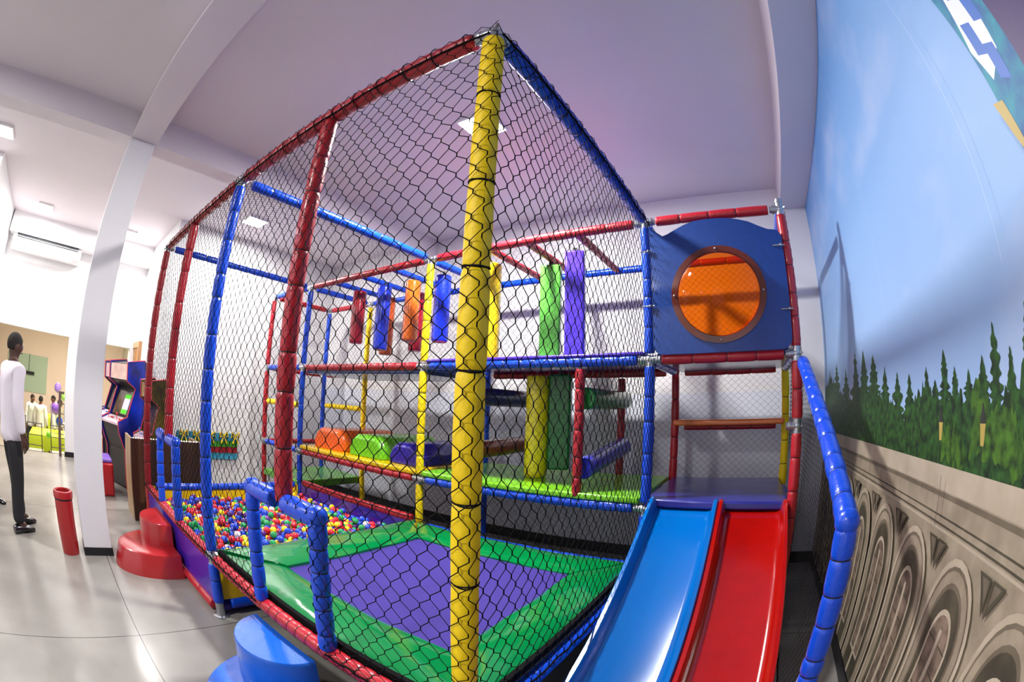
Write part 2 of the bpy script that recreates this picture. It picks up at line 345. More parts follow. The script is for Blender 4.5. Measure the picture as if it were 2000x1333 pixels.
# decks
def vin2(n, c): return mat(n, c, .28, coat=.4, bump=(5, .5, 3))
DY = vin2('yellow_deck', 'f0c800'); DG = vin2('lime_deck', '7fd01c'); DB = vin2('navy_deck', '0c3c86'); DP = vin2('purple_deck', '4a2bb4'); DI = vin2('indigo_deck', '262a8c')
def deck(x0, x1, z, m, lab, y0=WD, y1=BK, th=.05, name='platform'):
    return MB().box((x0+.0, y0-.03, z), (x1, y1+.03, z+th)).build(name, m, FRAME, bevel=.015, label=lab)
deck(-LL+.04, -L1-.04, Z1+.035, DY, 'yellow vinyl platform'); deck(-L1+.04, -.04, Z1+.035, DG, 'lime green vinyl platform'); deck(.0, SX-.03, Z1+.02, DI, 'dark purple vinyl platform at the top of the slide', th=.06)
deck(-LL+.04, -L1-.04, Z2-.07, DB, 'dark blue vinyl platform', WD+.06, th=.08); deck(-L1+.04, -.04, Z2+.03, DP, 'purple vinyl platform', th=.03); deck(.04, SX-.04, Z2-.0, DB, 'dark blue vinyl platform behind the bubble panel', WD+.06, th=.05)
deck(-MX+.03, -LL-.03, .40, vin2('green_deck', '5aa02a'), 'green vinyl step platform', th=.1)
MB().box((.03, BK-.28, 1.47), (SX-.03, BK+.02, 1.52)).build('shelf', vin2('orange_deck', 'e0702a'), FRAME, bevel=.015, label='orange vinyl step shelf')
# side panels of the ball pit
PP = vin2('purple_panel', '3e1fa8'); PY = vin2('yellow_panel', 'e9bd06')
MB().box((-LL+.04, -.012, .08), (-L1-.04, .012, Z0-.02)).build('pit_panel', PP, FRAME, label='purple vinyl panel')
MB().box((-LL+.04, WD-.012, .05), (-L1-.04, WD+.012, Z0)).build('pit_panel', PP, FRAME, label='purple vinyl panel')
MB().box((-LL-.012, .04, .05), (-LL+.012, WD-.04, Z0)).build('pit_panel', PY, FRAME, label='yellow vinyl panel')
MB().box((-L1-.012, .04, .13), (-L1+.012, WD-.04, Z0)).build('pit_panel', PY, FRAME, label='yellow vinyl panel')
MB().box((-LL+.03, .02, .02), (-L1-.03, WD-.02, .06)).build('pit_floor', PP, FRAME)

# front panel with orange bubble window
pts = [(.10, 1.985), (.98, 1.985)]
def arc(cx, cz, r, a0, a1, n=6): return [(cx+r*math.cos(R(a0+(a1-a0)*i/n)), cz+r*math.sin(R(a0+(a1-a0)*i/n))) for i in range(n+1)]
out = arc(.11, 2.055, .07, 180, 270)+arc(.965, 2.055, .07, 270, 360)+arc(.97, 2.76, .065, 0, 80)
wave = [(.94, 2.828), (.87, 2.862), (.80, 2.90), (.72, 2.925), (.64, 2.942), (.565, 2.948), (.48, 2.95), (.40, 2.945), (.32, 2.925), (.25, 2.895), (.18, 2.862), (.12, 2.845), (.09, 2.90), (.04, 2.97)]
out += wave
BC, BZ, BR = .53, 2.39, .30
npnl = 64
hole = [(BC+BR*math.cos(2*math.pi*i/npnl), BZ+BR*math.sin(2*math.pi*i/npnl)) for i in range(npnl)]
def resample_by_angle(poly, n):
    res = []
    for i in range(n):
        a = 2*math.pi*i/n; dx, dz = math.cos(a), math.sin(a); best = None
        for k in range(len(poly)):
            (x1, z1), (x2, z2) = poly[k], poly[(k+1) % len(poly)]
            ex, ez = x2-x1, z2-z1; den = dx*ez-dz*ex
            if abs(den) < 1e-9: continue
            t = ((x1-BC)*ez-(z1-BZ)*ex)/den; s = ((x1-BC)*dz-(z1-BZ)*dx)/den
            if t > 0 and -1e-6 <= s <= 1+1e-6 and (best is None or t > best): best = t
        res.append((BC+dx*best, BZ+dz*best))
    return res
npnl = 180
hole = [(BC+BR*math.cos(2*math.pi*i/npnl), BZ+BR*math.sin(2*math.pi*i/npnl)) for i in range(npnl)]
ot = resample_by_angle(out, npnl); V = []; F = []
for yy in (2.040, 2.060):
    V += [(p[0], yy, p[1]) for p in ot]+[(p[0], yy, p[1]) for p in hole]
n = npnl
for i in range(n):
    j = (i+1) % n
    F += [(i, j, n+j, n+i), (2*n+i, 3*n+i, 3*n+j, 2*n+j), (i, 2*n+i, 2*n+j, j), (n+i, n+j, 3*n+j, 3*n+i)]
PAN = MB().add(V, F).build('bubble_panel', mat('blue_board', '03357e', .38, coat=.08, bump=(120, .08), noise=(30, '064496', .3)), FRAME, ang=30, label='dark blue plywood panel with a wavy top edge')
OR = bpy.data.materials.new('orange_acrylic'); OR.use_nodes = True; nt = OR.node_tree; nt.nodes.clear()
mo = nt.nodes.new('ShaderNodeOutputMaterial'); tr = nt.nodes.new('ShaderNodeBsdfTransparent'); tr.inputs[0].default_value = srgb('ff7c14')
di = nt.nodes.new('ShaderNodeBsdfTranslucent'); di.inputs[0].default_value = srgb('ff6a08'); gl = nt.nodes.new('ShaderNodeBsdfGlossy'); gl.inputs['Roughness'].default_value = .06
m1 = nt.nodes.new('ShaderNodeMixShader'); m1.inputs[0].default_value = .25; m2 = nt.nodes.new('ShaderNodeMixShader'); lw = nt.nodes.new('ShaderNodeLayerWeight'); lw.inputs[0].default_value = .18
nt.links.new(tr.outputs[0], m1.inputs[1]); nt.links.new(di.outputs[0], m1.inputs[2]); nt.links.new(lw.outputs['Fresnel'], m2.inputs[0]); nt.links.new(m1.outputs[0], m2.inputs[1]); nt.links.new(gl.outputs[0], m2.inputs[2]); nt.links.new(m2.outputs[0], mo.inputs[0])
V = []; F = []; nr = 10; nn = 48
for j in range(nr+1):
    ph = math.pi/2*j/nr; rr = BR*math.sin(ph); dd = .17*math.cos(ph)
    for k in range(nn): V.append((BC+rr*math.cos(2*math.pi*k/nn), 2.035-dd, BZ+rr*math.sin(2*math.pi*k/nn)))
for j in range(nr):
    for k in range(nn): F.append((j*nn+k, j*nn+(k+1) % nn, (j+1)*nn+(k+1) % nn, (j+1)*nn+k))
bw = MB().add(V, F).build('bubble_window', OR, PAN, label='domed orange see-through window')
V = []; F = []
for k in range(nn):
    a = 2*math.pi*k/nn
    for r_ in (BR-.005, .345):
        for yy in (2.030, 2.038): V.append((BC+r_*math.cos(a), yy, BZ+r_*math.sin(a)))
for k in range(nn):
    a, b2 = 4*k, 4*((k+1) % nn); F += [(a, b2, b2+2, a+2), (a+2, b2+2, b2+3, a+3), (a, a+1, b2+1, b2)]
MB().add(V, F).build('window_rim', mat('smoked_orange_rim', '5e2218', .2, coat=.5), PAN)
for a in (90, 180, 0, 270):
    MB().sphere((BC+.323*math.cos(R(a)), 2.027, BZ+.323*math.sin(R(a))), .009, 10, 6).build('bolt', STEEL, PAN)
for (xx, zz) in ((.03, 2.74), (.03, 2.33), (1.02, 2.70), (1.03, 2.25)):
    MB().cyl((xx-.06, 2.03, zz), (xx+.03, 2.03, zz), .006, 8).sphere((xx, 2.025, zz), .012, 8, 6).build('bolt', STEEL, PAN)

# ------------------------------------------------------------------ netting
def net(name, origin, U, Vv, w, h, a=.078, b=.084, rad=.0017, mask=None, hexk=.16, wob=.008, lab=None, sides=4, sag=.0, shear=0.0):
    O = np.array(origin, float); U = np.array(U, float); Vv = np.array(Vv, float); N = np.cross(U, Vv)
    ni = int(round(w/(a/2))); nj = int(round(h/(b/2))); a2 = w/ni; b2 = h/nj
    ph = random.random()*6
    def P(i, j, top):
        u = i*a2; v = j*b2+(hexk*b2*(1 if top else -1))
        v = min(max(v, 0), h)
        e = min(1, min(i, ni-i)/3, min(j, nj-j)/3)
        uu = u+e*(wob*math.sin(3.1*v+2.3*u+ph)+.6*wob*math.sin(9*v-5*u+ph)+random.uniform(-.12, .12)*a2); vv = v+e*(wob*math.sin(2.7*u+ph*2+1.1*v)+random.uniform(-.08, .08)*b2+shear*math.sin(math.pi*u/w))
        nn_ = e*(sag*math.sin(math.pi*u/w)*math.sin(math.pi*v/h)+.004*math.sin(7*u+5*v+ph))
        return O+U*uu+Vv*vv+N*nn_
    nodes = {}; V = []; segs = []
    ok = lambda u, v: mask is None or mask(u, v)
    for i in range(ni+1):
        for j in range(nj+1):
            if (i+j) % 2 == 0 and ok(i*a2, j*b2):
                nodes[(i, j, 0)] = len(V); p = P(i, j, False); q = P(i, j, True)
                q[:] = p+(q-p); V.append(p); nodes[(i, j, 1)] = len(V)
                q = p+Vv*(2*hexk*b2 if 0 < j < nj else 0.0001); V.append(q); segs.append((len(V)-2, len(V)-1, 1.6))
    for (i, j, t) in list(nodes):
        if t == 1:
            for di in (-1, 1):
                k = (i+di, j+1, 0)
                if k in nodes: segs.append((nodes[(i, j, 1)], nodes[k], 1.0))
    V = np.array(V); A = V[[s[0] for s in segs]]; B = V[[s[1] for s in segs]]; rr = np.array([s[2] for s in segs])[:, None]*rad
    d = B-A; ln = np.linalg.norm(d, axis=1, keepdims=True); d = d/np.maximum(ln, 1e-9)
    ref = N/np.linalg.norm(N); e1 = np.cross(d, ref); e1 /= np.maximum(np.linalg.norm(e1, axis=1, keepdims=True), 1e-9); e2 = np.cross(d, e1)
    vs = []; 
    for k in range(sides):
        an = 2*math.pi*k/sides; off = (e1*math.cos(an)+e2*math.sin(an))*rr; vs.append(A+off); vs.append(B+off)
    vs = np.stack(vs, 1).reshape(-1, 3); nseg = len(segs); base = np.arange(nseg)*2*sides
    fs = []
    for k in range(sides):
        k2 = (k+1) % sides; fs.append(np.stack([base+2*k, base+2*k+1, base+2*k2+1, base+2*k2], 1))
    fs = np.stack(fs, 1).reshape(-1, 4)
    me = bpy.data.meshes.new(name); me.vertices.add(len(vs)); me.vertices.foreach_set('co', vs.ravel().astype(np.float32))
    me.loops.add(fs.size); me.loops.foreach_set('vertex_index', fs.ravel().astype(np.int32)); me.polygons.add(len(fs))
    me.polygons.foreach_set('loop_start', (np.arange(len(fs))*4).astype(np.int32)); me.polygons.foreach_set('loop_total', np.full(len(fs), 4, np.int32))
    me.update(calc_edges=True); me.materials.append(CORD)
    o = bpy.data.objects.new(name, me); COL.objects.link(o); o.parent = FRAME; o.matrix_parent_inverse = Matrix.Translation(-Vector(FRAME.location))
    if lab: o['label'] = lab
    return o
X_, Y_, Z_ = (1, 0, 0), (0, 1, 0), (0, 0, 1)
def m_near(u, v):   # u from x=-L1, v from Z0 ; opening under the near entrance rail
    x = -L1+u; z = Z0+v; return not (-1.30 < x < -.74 and z < 1.10)
def m_far(u, v):
    x = -LL+u; z = Z0+v; return not (-3.45 < x < -2.88 and z < 1.10)
net('safety_net', (-L1-.02, -.049, Z0), X_, Z_, L1+.069, Z3-Z0+.02, mask=m_near, lab='black net over the trampoline front', shear=-.03)
net('safety_net', (-LL, -.048, Z0), X_, Z_, LL-L1-.02, Z3-Z0+.02, mask=m_far, lab='black net over the ball pit front')
net('safety_net', (.049, -.049, Z0), Y_, Z_, WD+.02, Z3-Z0, a=.075, lab='black net between trampoline and slide')
net('safety_net', (-LL-.045, 0, Z0), Y_, Z_, WD, Z3-Z0, a=.07, b=.076, rad=.0012, lab='black net at the end of the ball pit', sides=3)
net('safety_net', (-LL, WD-.045, Z0), X_, Z_, LL-L1, Z3-Z0, a=.066, b=.072, rad=.0011, sides=3, lab='black net behind the ball pit')
net('safety_net', (-L1, WD-.045, Z0), X_, Z_, L1-.05, Z3-Z0, a=.066, b=.072, rad=.0011, sides=3, lab='black net behind the trampoline')
net('safety_net', (-MX, BK+.045, .1), X_, Z_, MX+SX, Z3-.1, a=.07, b=.062, rad=.0011, sides=3, hexk=.05, lab='black net on the wall side')
net('safety_net', (-MX, WD, .1), Y_, Z_, BK-WD, Z3-.1, a=.07, b=.062, rad=.0011, sides=3, hexk=.05)
net('safety_net', (SX+.04, WD, .1), Y_, Z_, BK-WD, Z3-.1, a=.06, b=.07, rad=.0011, sides=3, hexk=.05)
net('safety_net', (-LL, 0, Z3-.01), X_, Y_, LL-L1, WD, a=.06, b=.06, rad=.001, sides=3, lab='black net roof over the ball pit')
def m_tri(u, v):
    y = EY+u; z = .12+v; return z < EZ+(y-EY)/(WD-EY)*(Z2-EZ)
net('safety_net', (HRX, EY+.03, .12), Y_, Z_, WD-EY-.06, Z2-.12, a=.05, b=.06, rad=.0011, sides=3, hexk=.05, mask=m_tri, lab='black net below the slide handrail')
# border ropes and lacing ties of the nets
def rope(a, b, k=24, r=.005):
    a, b = Vector(a), Vector(b); MB().tube([a.lerp(b, i/k)+Vector((random.uniform(-1, 1), random.uniform(-1, 1), random.uniform(-1, 1)))*.004 for i in range(k+1)], r, 5).build('net_rope', CORD, FRAME)
rope((-L1, -.045, Z0+.03), (-1.33, -.045, Z0+.02)); rope((-.71, -.045, Z0+.02), (0, -.045, Z0+.03)); rope((-LL, -.045, Z0+.03), (-3.5, -.045, Z0+.03)); rope((-2.83, -.045, Z0+.02), (-L1, -.045, Z0+.03))
rope((.05, 0, Z0+.03), (.05, WD, Z0+.02)); rope((-LL, -.04, Z3-.03), (0, -.04, Z3-.03)); rope((.042, 0, Z3-.03), (.042, WD, Z3-.03))
rope((HRX, EY, .12), (HRX, WD, .12)); rope((-LL, WD-.05, Z0+.06), (0, WD-.05, Z0+.05))
for z in P0CUTS:
    pts = [(.0415*math.cos(a), .0415*math.sin(a), z+.005*math.sin(a*2)) for a in [i*math.pi/9 for i in range(19)]]; MB().tube(pts, .0022, 5).build('tie_cord', CORD, FRAME)
for i in range(12):
    y = .1+i*.165; pts = [(.046*math.cos(a), y, Z3+.046*math.sin(a)) for a in [k*math.pi/6 for k in range(13)]]; MB().tube(pts, .0022, 4).build('tie_cord', CORD, FRAME)
for i in range(24):
    x = -.12-i*.165; pts = [(x, .046*math.cos(a), Z3+.046*math.sin(a)) for a in [k*math.pi/6 for k in range(13)]]; MB().tube(pts, .0022, 4).build('tie_cord', CORD, FRAME)
# black edge webbing along the entrance side of the trampoline pads
wb_ = MB()
for x0, x1 in ((-L1+.05, -.05),): wb_.box((x0, .035, Z0+.02), (x1, .06, Z0+.06))
wb_.box((-.045, .05, Z0+.01), (-.02, WD-.05, Z0+.05)); wb_.build('edge_webbing', CORD, FRAME)

# ------------------------------------------------------------------ trampoline
TR = empty('trampoline', (-1.02, 1.02, 0), 'square trampoline with purple jumping mat and glossy green edge pads', 'trampoline')
PADM = mat('green_pad_vinyl', '00783a', .13, coat=.5, bump=(9, .55, 1.2)); MATM = mat('purple_mat', '33227e', .85, bump=(400, .2))
ix0, ix1, iy0, iy1 = -1.70, -.37, .40, 1.66; ox0, ox1, oy0, oy1 = -L1+.02, -.055, .06, WD-.06; zt = .515; zm = .475
MB().box((ix0-.05, iy0-.05, zm-.012), (ix1+.05, iy1+.05, zm)).build('jumping_mat', MATM, TR)
def pad(poly, zoff=0):
    # subdivided puffed pad from a quad
    n1, n2 = 26, 8; V = []; F = []
    A, B, Cc, D = [Vector((p[0], p[1], 0)) for p in poly]   # A-B outer edge, D-C inner edge
    for i in range(n1+1):
        for j in range(n2+1):
            s, t = i/n1, j/n2; p = (A.lerp(B, s)).lerp(D.lerp(Cc, s), t)
            pf = (math.sin(math.pi*min(1, max(0, t)))**.5)*min(1, 8*min(s, 1-s)+.3)
            z = zm+.006+zoff+.034*pf+.004*math.sin(13*s+9*t); V.append((p.x, p.y, z))
    m_ = n2+1
    for i in range(n1):
        for j in range(n2): F.append((i*m_+j, (i+1)*m_+j, (i+1)*m_+j+1, i*m_+j+1))
    nb = len(V); per = [i*m_ for i in range(n1+1)]+[n1*m_+j for j in range(1, m_)]+[i*m_+n2 for i in range(n1-1, -1, -1)]+[j for j in range(n2-1, 0, -1)]
    for i in per: V.append((V[i][0], V[i][1], zm-.03+zoff))
    for k in range(len(per)): F.append((per[k], per[(k+1) % len(per)], nb+(k+1) % len(per), nb+k))
    F.append(tuple(nb+k for k in range(len(per))))
    return MB().add(V, F).build('edge_pad', PADM, TR, ang=70)
pad([(ox0, oy0), (ox1, oy0), (ix1, iy0), (ix0, iy0)]); pad([(ox1, oy0), (ox1, oy1), (ix1, iy1), (ix1, iy0)]); pad([(ox1, oy1), (ox0, oy1), (ix0, iy1), (ix1, iy1)], .004)
pad([(ox0-.06, oy1+.02), (ox0-.06, oy0), (ix0, iy0), (ix0, iy1)], .012)
tf = MB().box((ox0+.03, oy0+.02, zm-.09), (ox1-.02, oy0+.06, zm-.045)).box((ox0+.03, oy1-.06, zm-.09), (ox1-.02, oy1-.02, zm-.045)).box((ox1-.06, oy0+.06, zm-.09), (ox1-.02, oy1-.06, zm-.045)).box((ox0+.03, oy0+.06, zm-.09), (ox0+.07, oy1-.06, zm-.045))
for x in (ox0+.4, ox1-.3):
    for y in (oy0+.04+.35*(x < -1), oy1-.04): tf.box((x-.02, y-.02, 0), (x+.02, y+.02, zm-.03))
tf.build('steel_frame', STEEL, TR)

# ------------------------------------------------------------------ double slide
SL = empty('double_slide', (.53, 1.2, 0), 'double children slide with one blue lane and one red lane', 'slide')
SB = mat('blue_fibreglass', '0066b8', .15, coat=.1, noise=(9, '0a62ba', .35)); SR = mat('red_fibreglass', 'a80c04', .16, coat=.5, noise=(9, '900a04', .35))
pf = [(2.13, .945), (2.05, .93), (1.93, .885), (1.75, .79), (1.5, .645), (1.25, .505), (1.0, .37), (.8, .275), (.6, .2), (.4, .145), (.2, .11), (0.02, .10), (-.03, .085)]
def lane(x0, x1, m, lab):
    # cross-section from left wall top to right wall top
    h = .115; cs = [(x0, -.02), (x0, h-.01), (x0+.006, h), (x0+.026, h), (x0+.034, h-.012), (x0+.042, .03), (x0+.055, .01), (x0+.085, 0), (x1-.085, 0), (x1-.055, .01), (x1-.042, .03), (x1-.034, h-.012), (x1-.026, h), (x1-.006, h), (x1, h-.01), (x1, -.02)]
    fine = []
    for i in range(len(pf)-1):
        for k in range(4):
            t = k/4; p0 = pf[max(i-1, 0)]; p1 = pf[i]; p2 = pf[i+1]; p3 = pf[min(i+2, len(pf)-1)]
            cr = lambda a, b, c, d: .5*((2*b)+(-a+c)*t+(2*a-5*b+4*c-d)*t*t+(-a+3*b-3*c+d)*t**3)
            fine.append((cr(p0[0], p1[0], p2[0], p3[0]), cr(p0[1], p1[1], p2[1], p3[1])))
    fine.append(pf[-1]); V = []; F = []; n = len(cs)
    for q, (y, z) in enumerate(fine):
        wl = min(1, q/5)*.85+.15 if q < 5 else 1
        for (x, dz) in cs: V.append((x, y, z-.035+(dz*wl if dz > 0 else dz)))
    for i in range(len(fine)-1):
        for k in range(n): F.append((i*n+k, i*n+(k+1) % n, (i+1)*n+(k+1) % n, (i+1)*n+k))
    o = MB().add(V, F[:]).build('slide_lane', m, SL, ang=50, label=lab); return o
lane(.055, .535, SB, 'blue slide lane'); lane(.54, 1.025, SR, 'red slide lane')
for x in (.25, .78): MB().box((x, .35, 0), (x+.06, .42, .11)).build('support_leg', STEEL, SL)

# ------------------------------------------------------------------ steps
def steps(name, cx, m, lab):
    e = empty(name, (cx, -.2, 0), lab, 'steps', 'round entrance steps')
    def half(c, a0, b0, z0, z1, flare):
        n = 28; V = []; F = []; rings = [(z0, 1+flare), (z0+.01, 1+flare), (z1-.02, 1.0), (z1-.006, .992), (z1, .975)]
        y0 = -.045
        for z, k in rings:
            for i in range(n+1):
                an = math.pi+math.pi*i/n; V.append((c+a0*k*math.cos(an), y0+b0*k*math.sin(an), z))
        for j in range(len(rings)-1):
            for i in range(n): F.append((j*(n+1)+i, j*(n+1)+i+1, (j+1)*(n+1)+i+1, (j+1)*(n+1)+i))
            F.append((j*(n+1)+n, j*(n+1), (j+1)*(n+1), (j+1)*(n+1)+n))
        F.append(tuple(range(n, -1, -1))); F.append(tuple((len(rings)-1)*(n+1)+i for i in range(n+1)))
        return V, F
    V, F = half(cx+.13, .38, .53, 0, .195, .1); MB().add(V, F).build('lower_step', m, e, ang=35)
    V, F = half(cx, .285, .25, .15, .39, .04); MB().add(V, F).build('upper_step', m, e, ang=35)
    return e
steps('entrance_steps', -1.075, mat('blue_step_fibreglass', '0460d0', .22, coat=.25, bump=(260, .15)), 'round two-tier blue steps beside the trampoline entrance')
steps('entrance_steps', -3.335, mat('red_step_fibreglass', 'b02228', .2, coat=.5, bump=(260, .1)), 'round two-tier red steps beside the ball pit entrance')

# ------------------------------------------------------------------ play elements in the tower
def roll(name, p0, p1, r, c, lab, cat='foam roller', group=None, capc=None, wr=6, strap=True):
    m = mat(name+'_'+c, c, .25, coat=.35, bump=(wr, .7, 4)); L_ = (Vector(p1)-Vector(p0)).length
    t = empty(name, p1 if p1[2] < p0[2] else p0, lab, cat, group)
    MB().ring([(0, r*.9), (.01, r*.98), (.03, r), (L_-.03, r), (L_-.01, r*.98), (L_, r*.9)], p0, p1, 22).build('cover', m, t)
    d = (Vector(p1)-Vector(p0)).normalized()
    MB().ring([(0, r*.88), (.004, r*.88)], Vector(p1)+d*.0005, Vector(p1)+d*.0045, 22).build('end_cap', mat('cap_'+(capc or c), capc or c, .4), t)
    if strap and abs(d.z) > .5:
        MB().cyl(Vector(p0)-d*.0, (p0[0], p0[1], Z3-.02), .012, 8).build('strap', V_TIE, t)
    return t
G1 = 'punching bags hanging in the upper left bay'
for (x, y, zb, c, cc, lab) in ((-3.55, 2.42, 2.29, '9c1426', 'd8185c', 'maroon hanging punch bag, leftmost of the front row'), (-3.09, 2.42, 2.19, '1a34c0', 'c0602a', 'blue hanging punch bag between the maroon and orange bags'),
                      (-2.62, 2.42, 2.27, 'e8701a', 'c01838', 'orange hanging punch bag left of the yellow tower post'), (-2.19, 2.42, 2.24, '1230d8', 'd8185c', 'blue hanging punch bag right of the yellow tower post'),
                      (-3.45, 2.84, 2.2, 'd0581a', 'c0602a', 'orange punch bag hidden behind the blue one'), (-2.93, 2.84, 2.23, 'a8142c', 'c81844', 'dark red punch bag behind the orange one')):
    roll('punching_bag', (x, y, 2.93), (x, y, zb), .085, c, lab, 'punching bag', G1, cc)
G2 = 'upright foam rollers in the right bays'
roll('foam_roller', (-1.57, 2.36, 2.94), (-1.57, 2.36, 2.03), .115, 'f0cc10', 'upright yellow foam roller in the upper bay, partly behind the tall yellow post', group=G2)
roll('foam_roller', (-1.15, 2.60, 1.9), (-1.15, 2.60, .99), .105, 'f0dc10', 'upright yellow foam roller in the lower bay', group=G2, strap=False)
def slab(x, y, z0, z1, w, d, c, lab, rot):
    t = empty('foam_slab', (x, y, z0), lab, 'foam pad', 'upright foam slabs in the right bays'); t.rotation_euler = (0, 0, rot)
    o = MB().box((-w/2, -d/2, 0), (w/2, d/2, z1-z0)).build('cover', mat('slab_'+c, c, .3, coat=.3, bump=(5, .5)), None, bevel=.02); o.parent = t
    s = MB().box((-.02, -.02, z1-z0), (.02, .02, z1-z0+.04)).build('strap', V_TIE, None); s.parent = t
slab(-1.04, 2.6, 2.03, 2.93, .19, .13, '58b43c', 'upright green foam slab in the upper bay', .3); slab(-.71, 2.4, 2.03, 2.95, .17, .16, '5238c8', 'upright purple foam slab in the upper bay beside the green one', .3)
slab(-.96, 2.68, 1.06, 1.92, .2, .14, '12702c', 'upright dark green foam slab in the lower bay behind the red padded post', .3)
G3 = 'foam rolls lying across the lower bays'
roll('foam_roll', (-1.66, WD+.02, 1.70), (-1.52, BK-.02, 1.70), .085, '14246c', 'navy foam roll high between the posts, left of the yellow roller', group=G3)
roll('foam_roll', (-1.66, WD+.02, 1.20), (-1.52, BK-.02, 1.24), .085, '7a3014', 'brown foam roll low between the posts, left of the yellow roller', group=G3)
roll('foam_roll', (-.52, WD+.06, 1.69), (-.50, BK-.02, 1.70), .085, '1e8c3a', 'green foam roll behind the short red padded post', group=G3, capc='1e8c3a')
roll('foam_roll', (-.52, WD+.06, 1.15), (-.50, BK-.02, 1.26), .085, '2a30c8', 'blue foam roll behind the short red padded post', group=G3, capc='2a30c8')
def hump(cx, w, h, c, lab):
    prof = [(-w/2, 0), (-w/2, h*.45), (-w/2+.05, h*.82), (-w/2+.11, h), (w/2-.11, h), (w/2-.05, h*.82), (w/2, h*.45), (w/2, 0)]
    V = []; F = []; n = len(prof)
    for (y, s) in ((WD+.10, .86), (WD+.16, 1.0), (BK-.06, 1.0)):
        for (px, pz) in prof: V.append((cx+px*s, y, Z1+.085+pz*s))
    for j in range(2):
        for k in range(n): F.append((j*n+k, j*n+(k+1) % n, (j+1)*n+(k+1) % n, (j+1)*n+k))
    F.append(tuple(range(n-1, -1, -1))); F.append(tuple(2*n+k for k in range(n)))
    o = MB().add(V, F).build('foam_hump', mat('hump_'+c, c, .3, coat=.3, bump=(12, .6, 4)), None, bevel=.015); tag(o, lab, 'foam block', 'foam humps on the yellow platform')
hump(-3.74, .62, .25, 'f0641a', 'orange foam hump on the yellow platform'); hump(-3.02, .60, .24, '70c81c', 'lime green foam hump on the yellow platform'); hump(-2.42, .44, .22, '2c1c9c', 'indigo foam hump on the yellow platform beside the yellow post')

# ------------------------------------------------------------------ balls
BCOL = {'red': 'c01422', 'blue': '1240c8', 'green': '0c8c46', 'yellow': 'f0cc0a', 'purple': '46186c', 'white': 'dcdce0'}
BM = {k: mat('ball_'+k, v, .14, coat=.6, noise=(14, tuple(min(255, int(v[i:i+2], 16)+26) for i in (0, 2, 4)), .5)) for k, v in BCOL.items()}
ball = MB().sphere((0, 0, 0), .033, 16, 10); bmesh0 = {}
for k in BM:
    o = MB().sphere((0, 0, 0), .033, 16, 10).build('plastic_ball', BM[k]); bmesh0[k] = o.data; bpy.data.objects.remove(o)
pos = []; s = .067; row = 0; y = .06
while y < WD-.05:
    x = -LL+.06+(s/2 if row % 2 else 0)
    while x < -L1-.05:
        pos.append((x+random.uniform(-.004, .004), y+random.uniform(-.003, .003), .305+.022*math.sin(3*x+1)*math.cos(2.3*y)+random.uniform(-.012, .012)+(.0)))
        x += s
    y += s*.866; row += 1
top = []
for p in pos:      # second, looser layer resting in the hollows
    if random.random() < .36:
        q = (p[0]+s/2, p[1]+s*.29, p[2]+.048)
        if q[0] < -L1-.05 and q[1] < WD-.06: top.append(q)
allb = pos+top
keys = list(BM); wts = [28, 20, 20, 18, 20, 2]
cx, cy, cz = M.translation
def vis(p):
    d = math.dist(p, (cx, cy, cz)); pen = 0 if p in topset else .9
    # ones the near entrance rail, steps or the pads hide are less visible
    t = (zt+.03-cz)/(p[2]-cz); xx = cx+(p[0]-cx)*t
    if xx > -L1+.0: pen += 3 if (cx+(p[0]-cx)*((zt-cz)/(p[2]-cz))) > -L1 else 0
    t0 = cy/(cy-p[1]); zf = cz+(p[2]-cz)*t0
    if zf < Z0+.04: pen += 6
    return d+pen
topset = set(top); allb.sort(key=vis); rest = MB(); nball = 0
for i, p in enumerate(allb):
    k = random.choices(keys, wts)[0]
    if i < 300:
        o = bpy.data.objects.new('plastic_ball', bmesh0[k]); COL.objects.link(o); o.location = p; o.rotation_euler = (random.random()*6, random.random()*6, 0)
        tag(o, f'{k} plastic ball lying in the ball pit', 'ball', 'plastic balls in the ball pit')
    else:
        rest.sphere(p, .033, 14, 9, keys.index(k))
for i in range(26):
    for j in range(26): rest.sphere((-LL+.09+i*.076, .09+j*.076, .235), .036, 8, 6, (i*7+j*3) % 5)
ro = rest.build('plastic_balls', [BM[k] for k in keys]); tag(ro, 'mass of mixed coloured plastic balls filling the ball pit', 'balls', 'plastic balls in the ball pit', 'stuff')

# ------------------------------------------------------------------ things on the floor at the left
bn = empty('waste_bin', (-3.44, -1.085, 0), 'tall red cylindrical waste bin standing left of the white column', 'bin')
BR_ = mat('red_bin_plastic', 'a81e22', .3, coat=.3)
MB().ring([(0, .088), (.01, .092), (.5, .097)], (-3.44, -1.085, 0), (-3.44, -1.085, .5), 28).build('body', BR_, bn)
V = []; 
rim = MB(); c0 = (-3.44, -1.085, .50)
prf = [(0, .105), (.045, .107), (.06, .100), (.062, .085), (.05, .075), (.0, .074)]
rim.ring(prf[:4], c0, (c0[0], c0[1], c0[2]+.062), 28, cap=False); rim.ring([(0, .074), (.055, .075), (.062, .085)], c0, (c0[0], c0[1], c0[2]+.062), 28, cap=False); rim.build('rim', BR_, bn)
MB().cyl((c0[0], c0[1], .502), (c0[0], c0[1], .506), .074, 28).build('opening', BLACK, bn)
MB().ring([(0, .0985), (.012, .0985)], (c0[0], c0[1], .485), (c0[0], c0[1], .497), 28).build('bag_edge', V_TIE, bn)

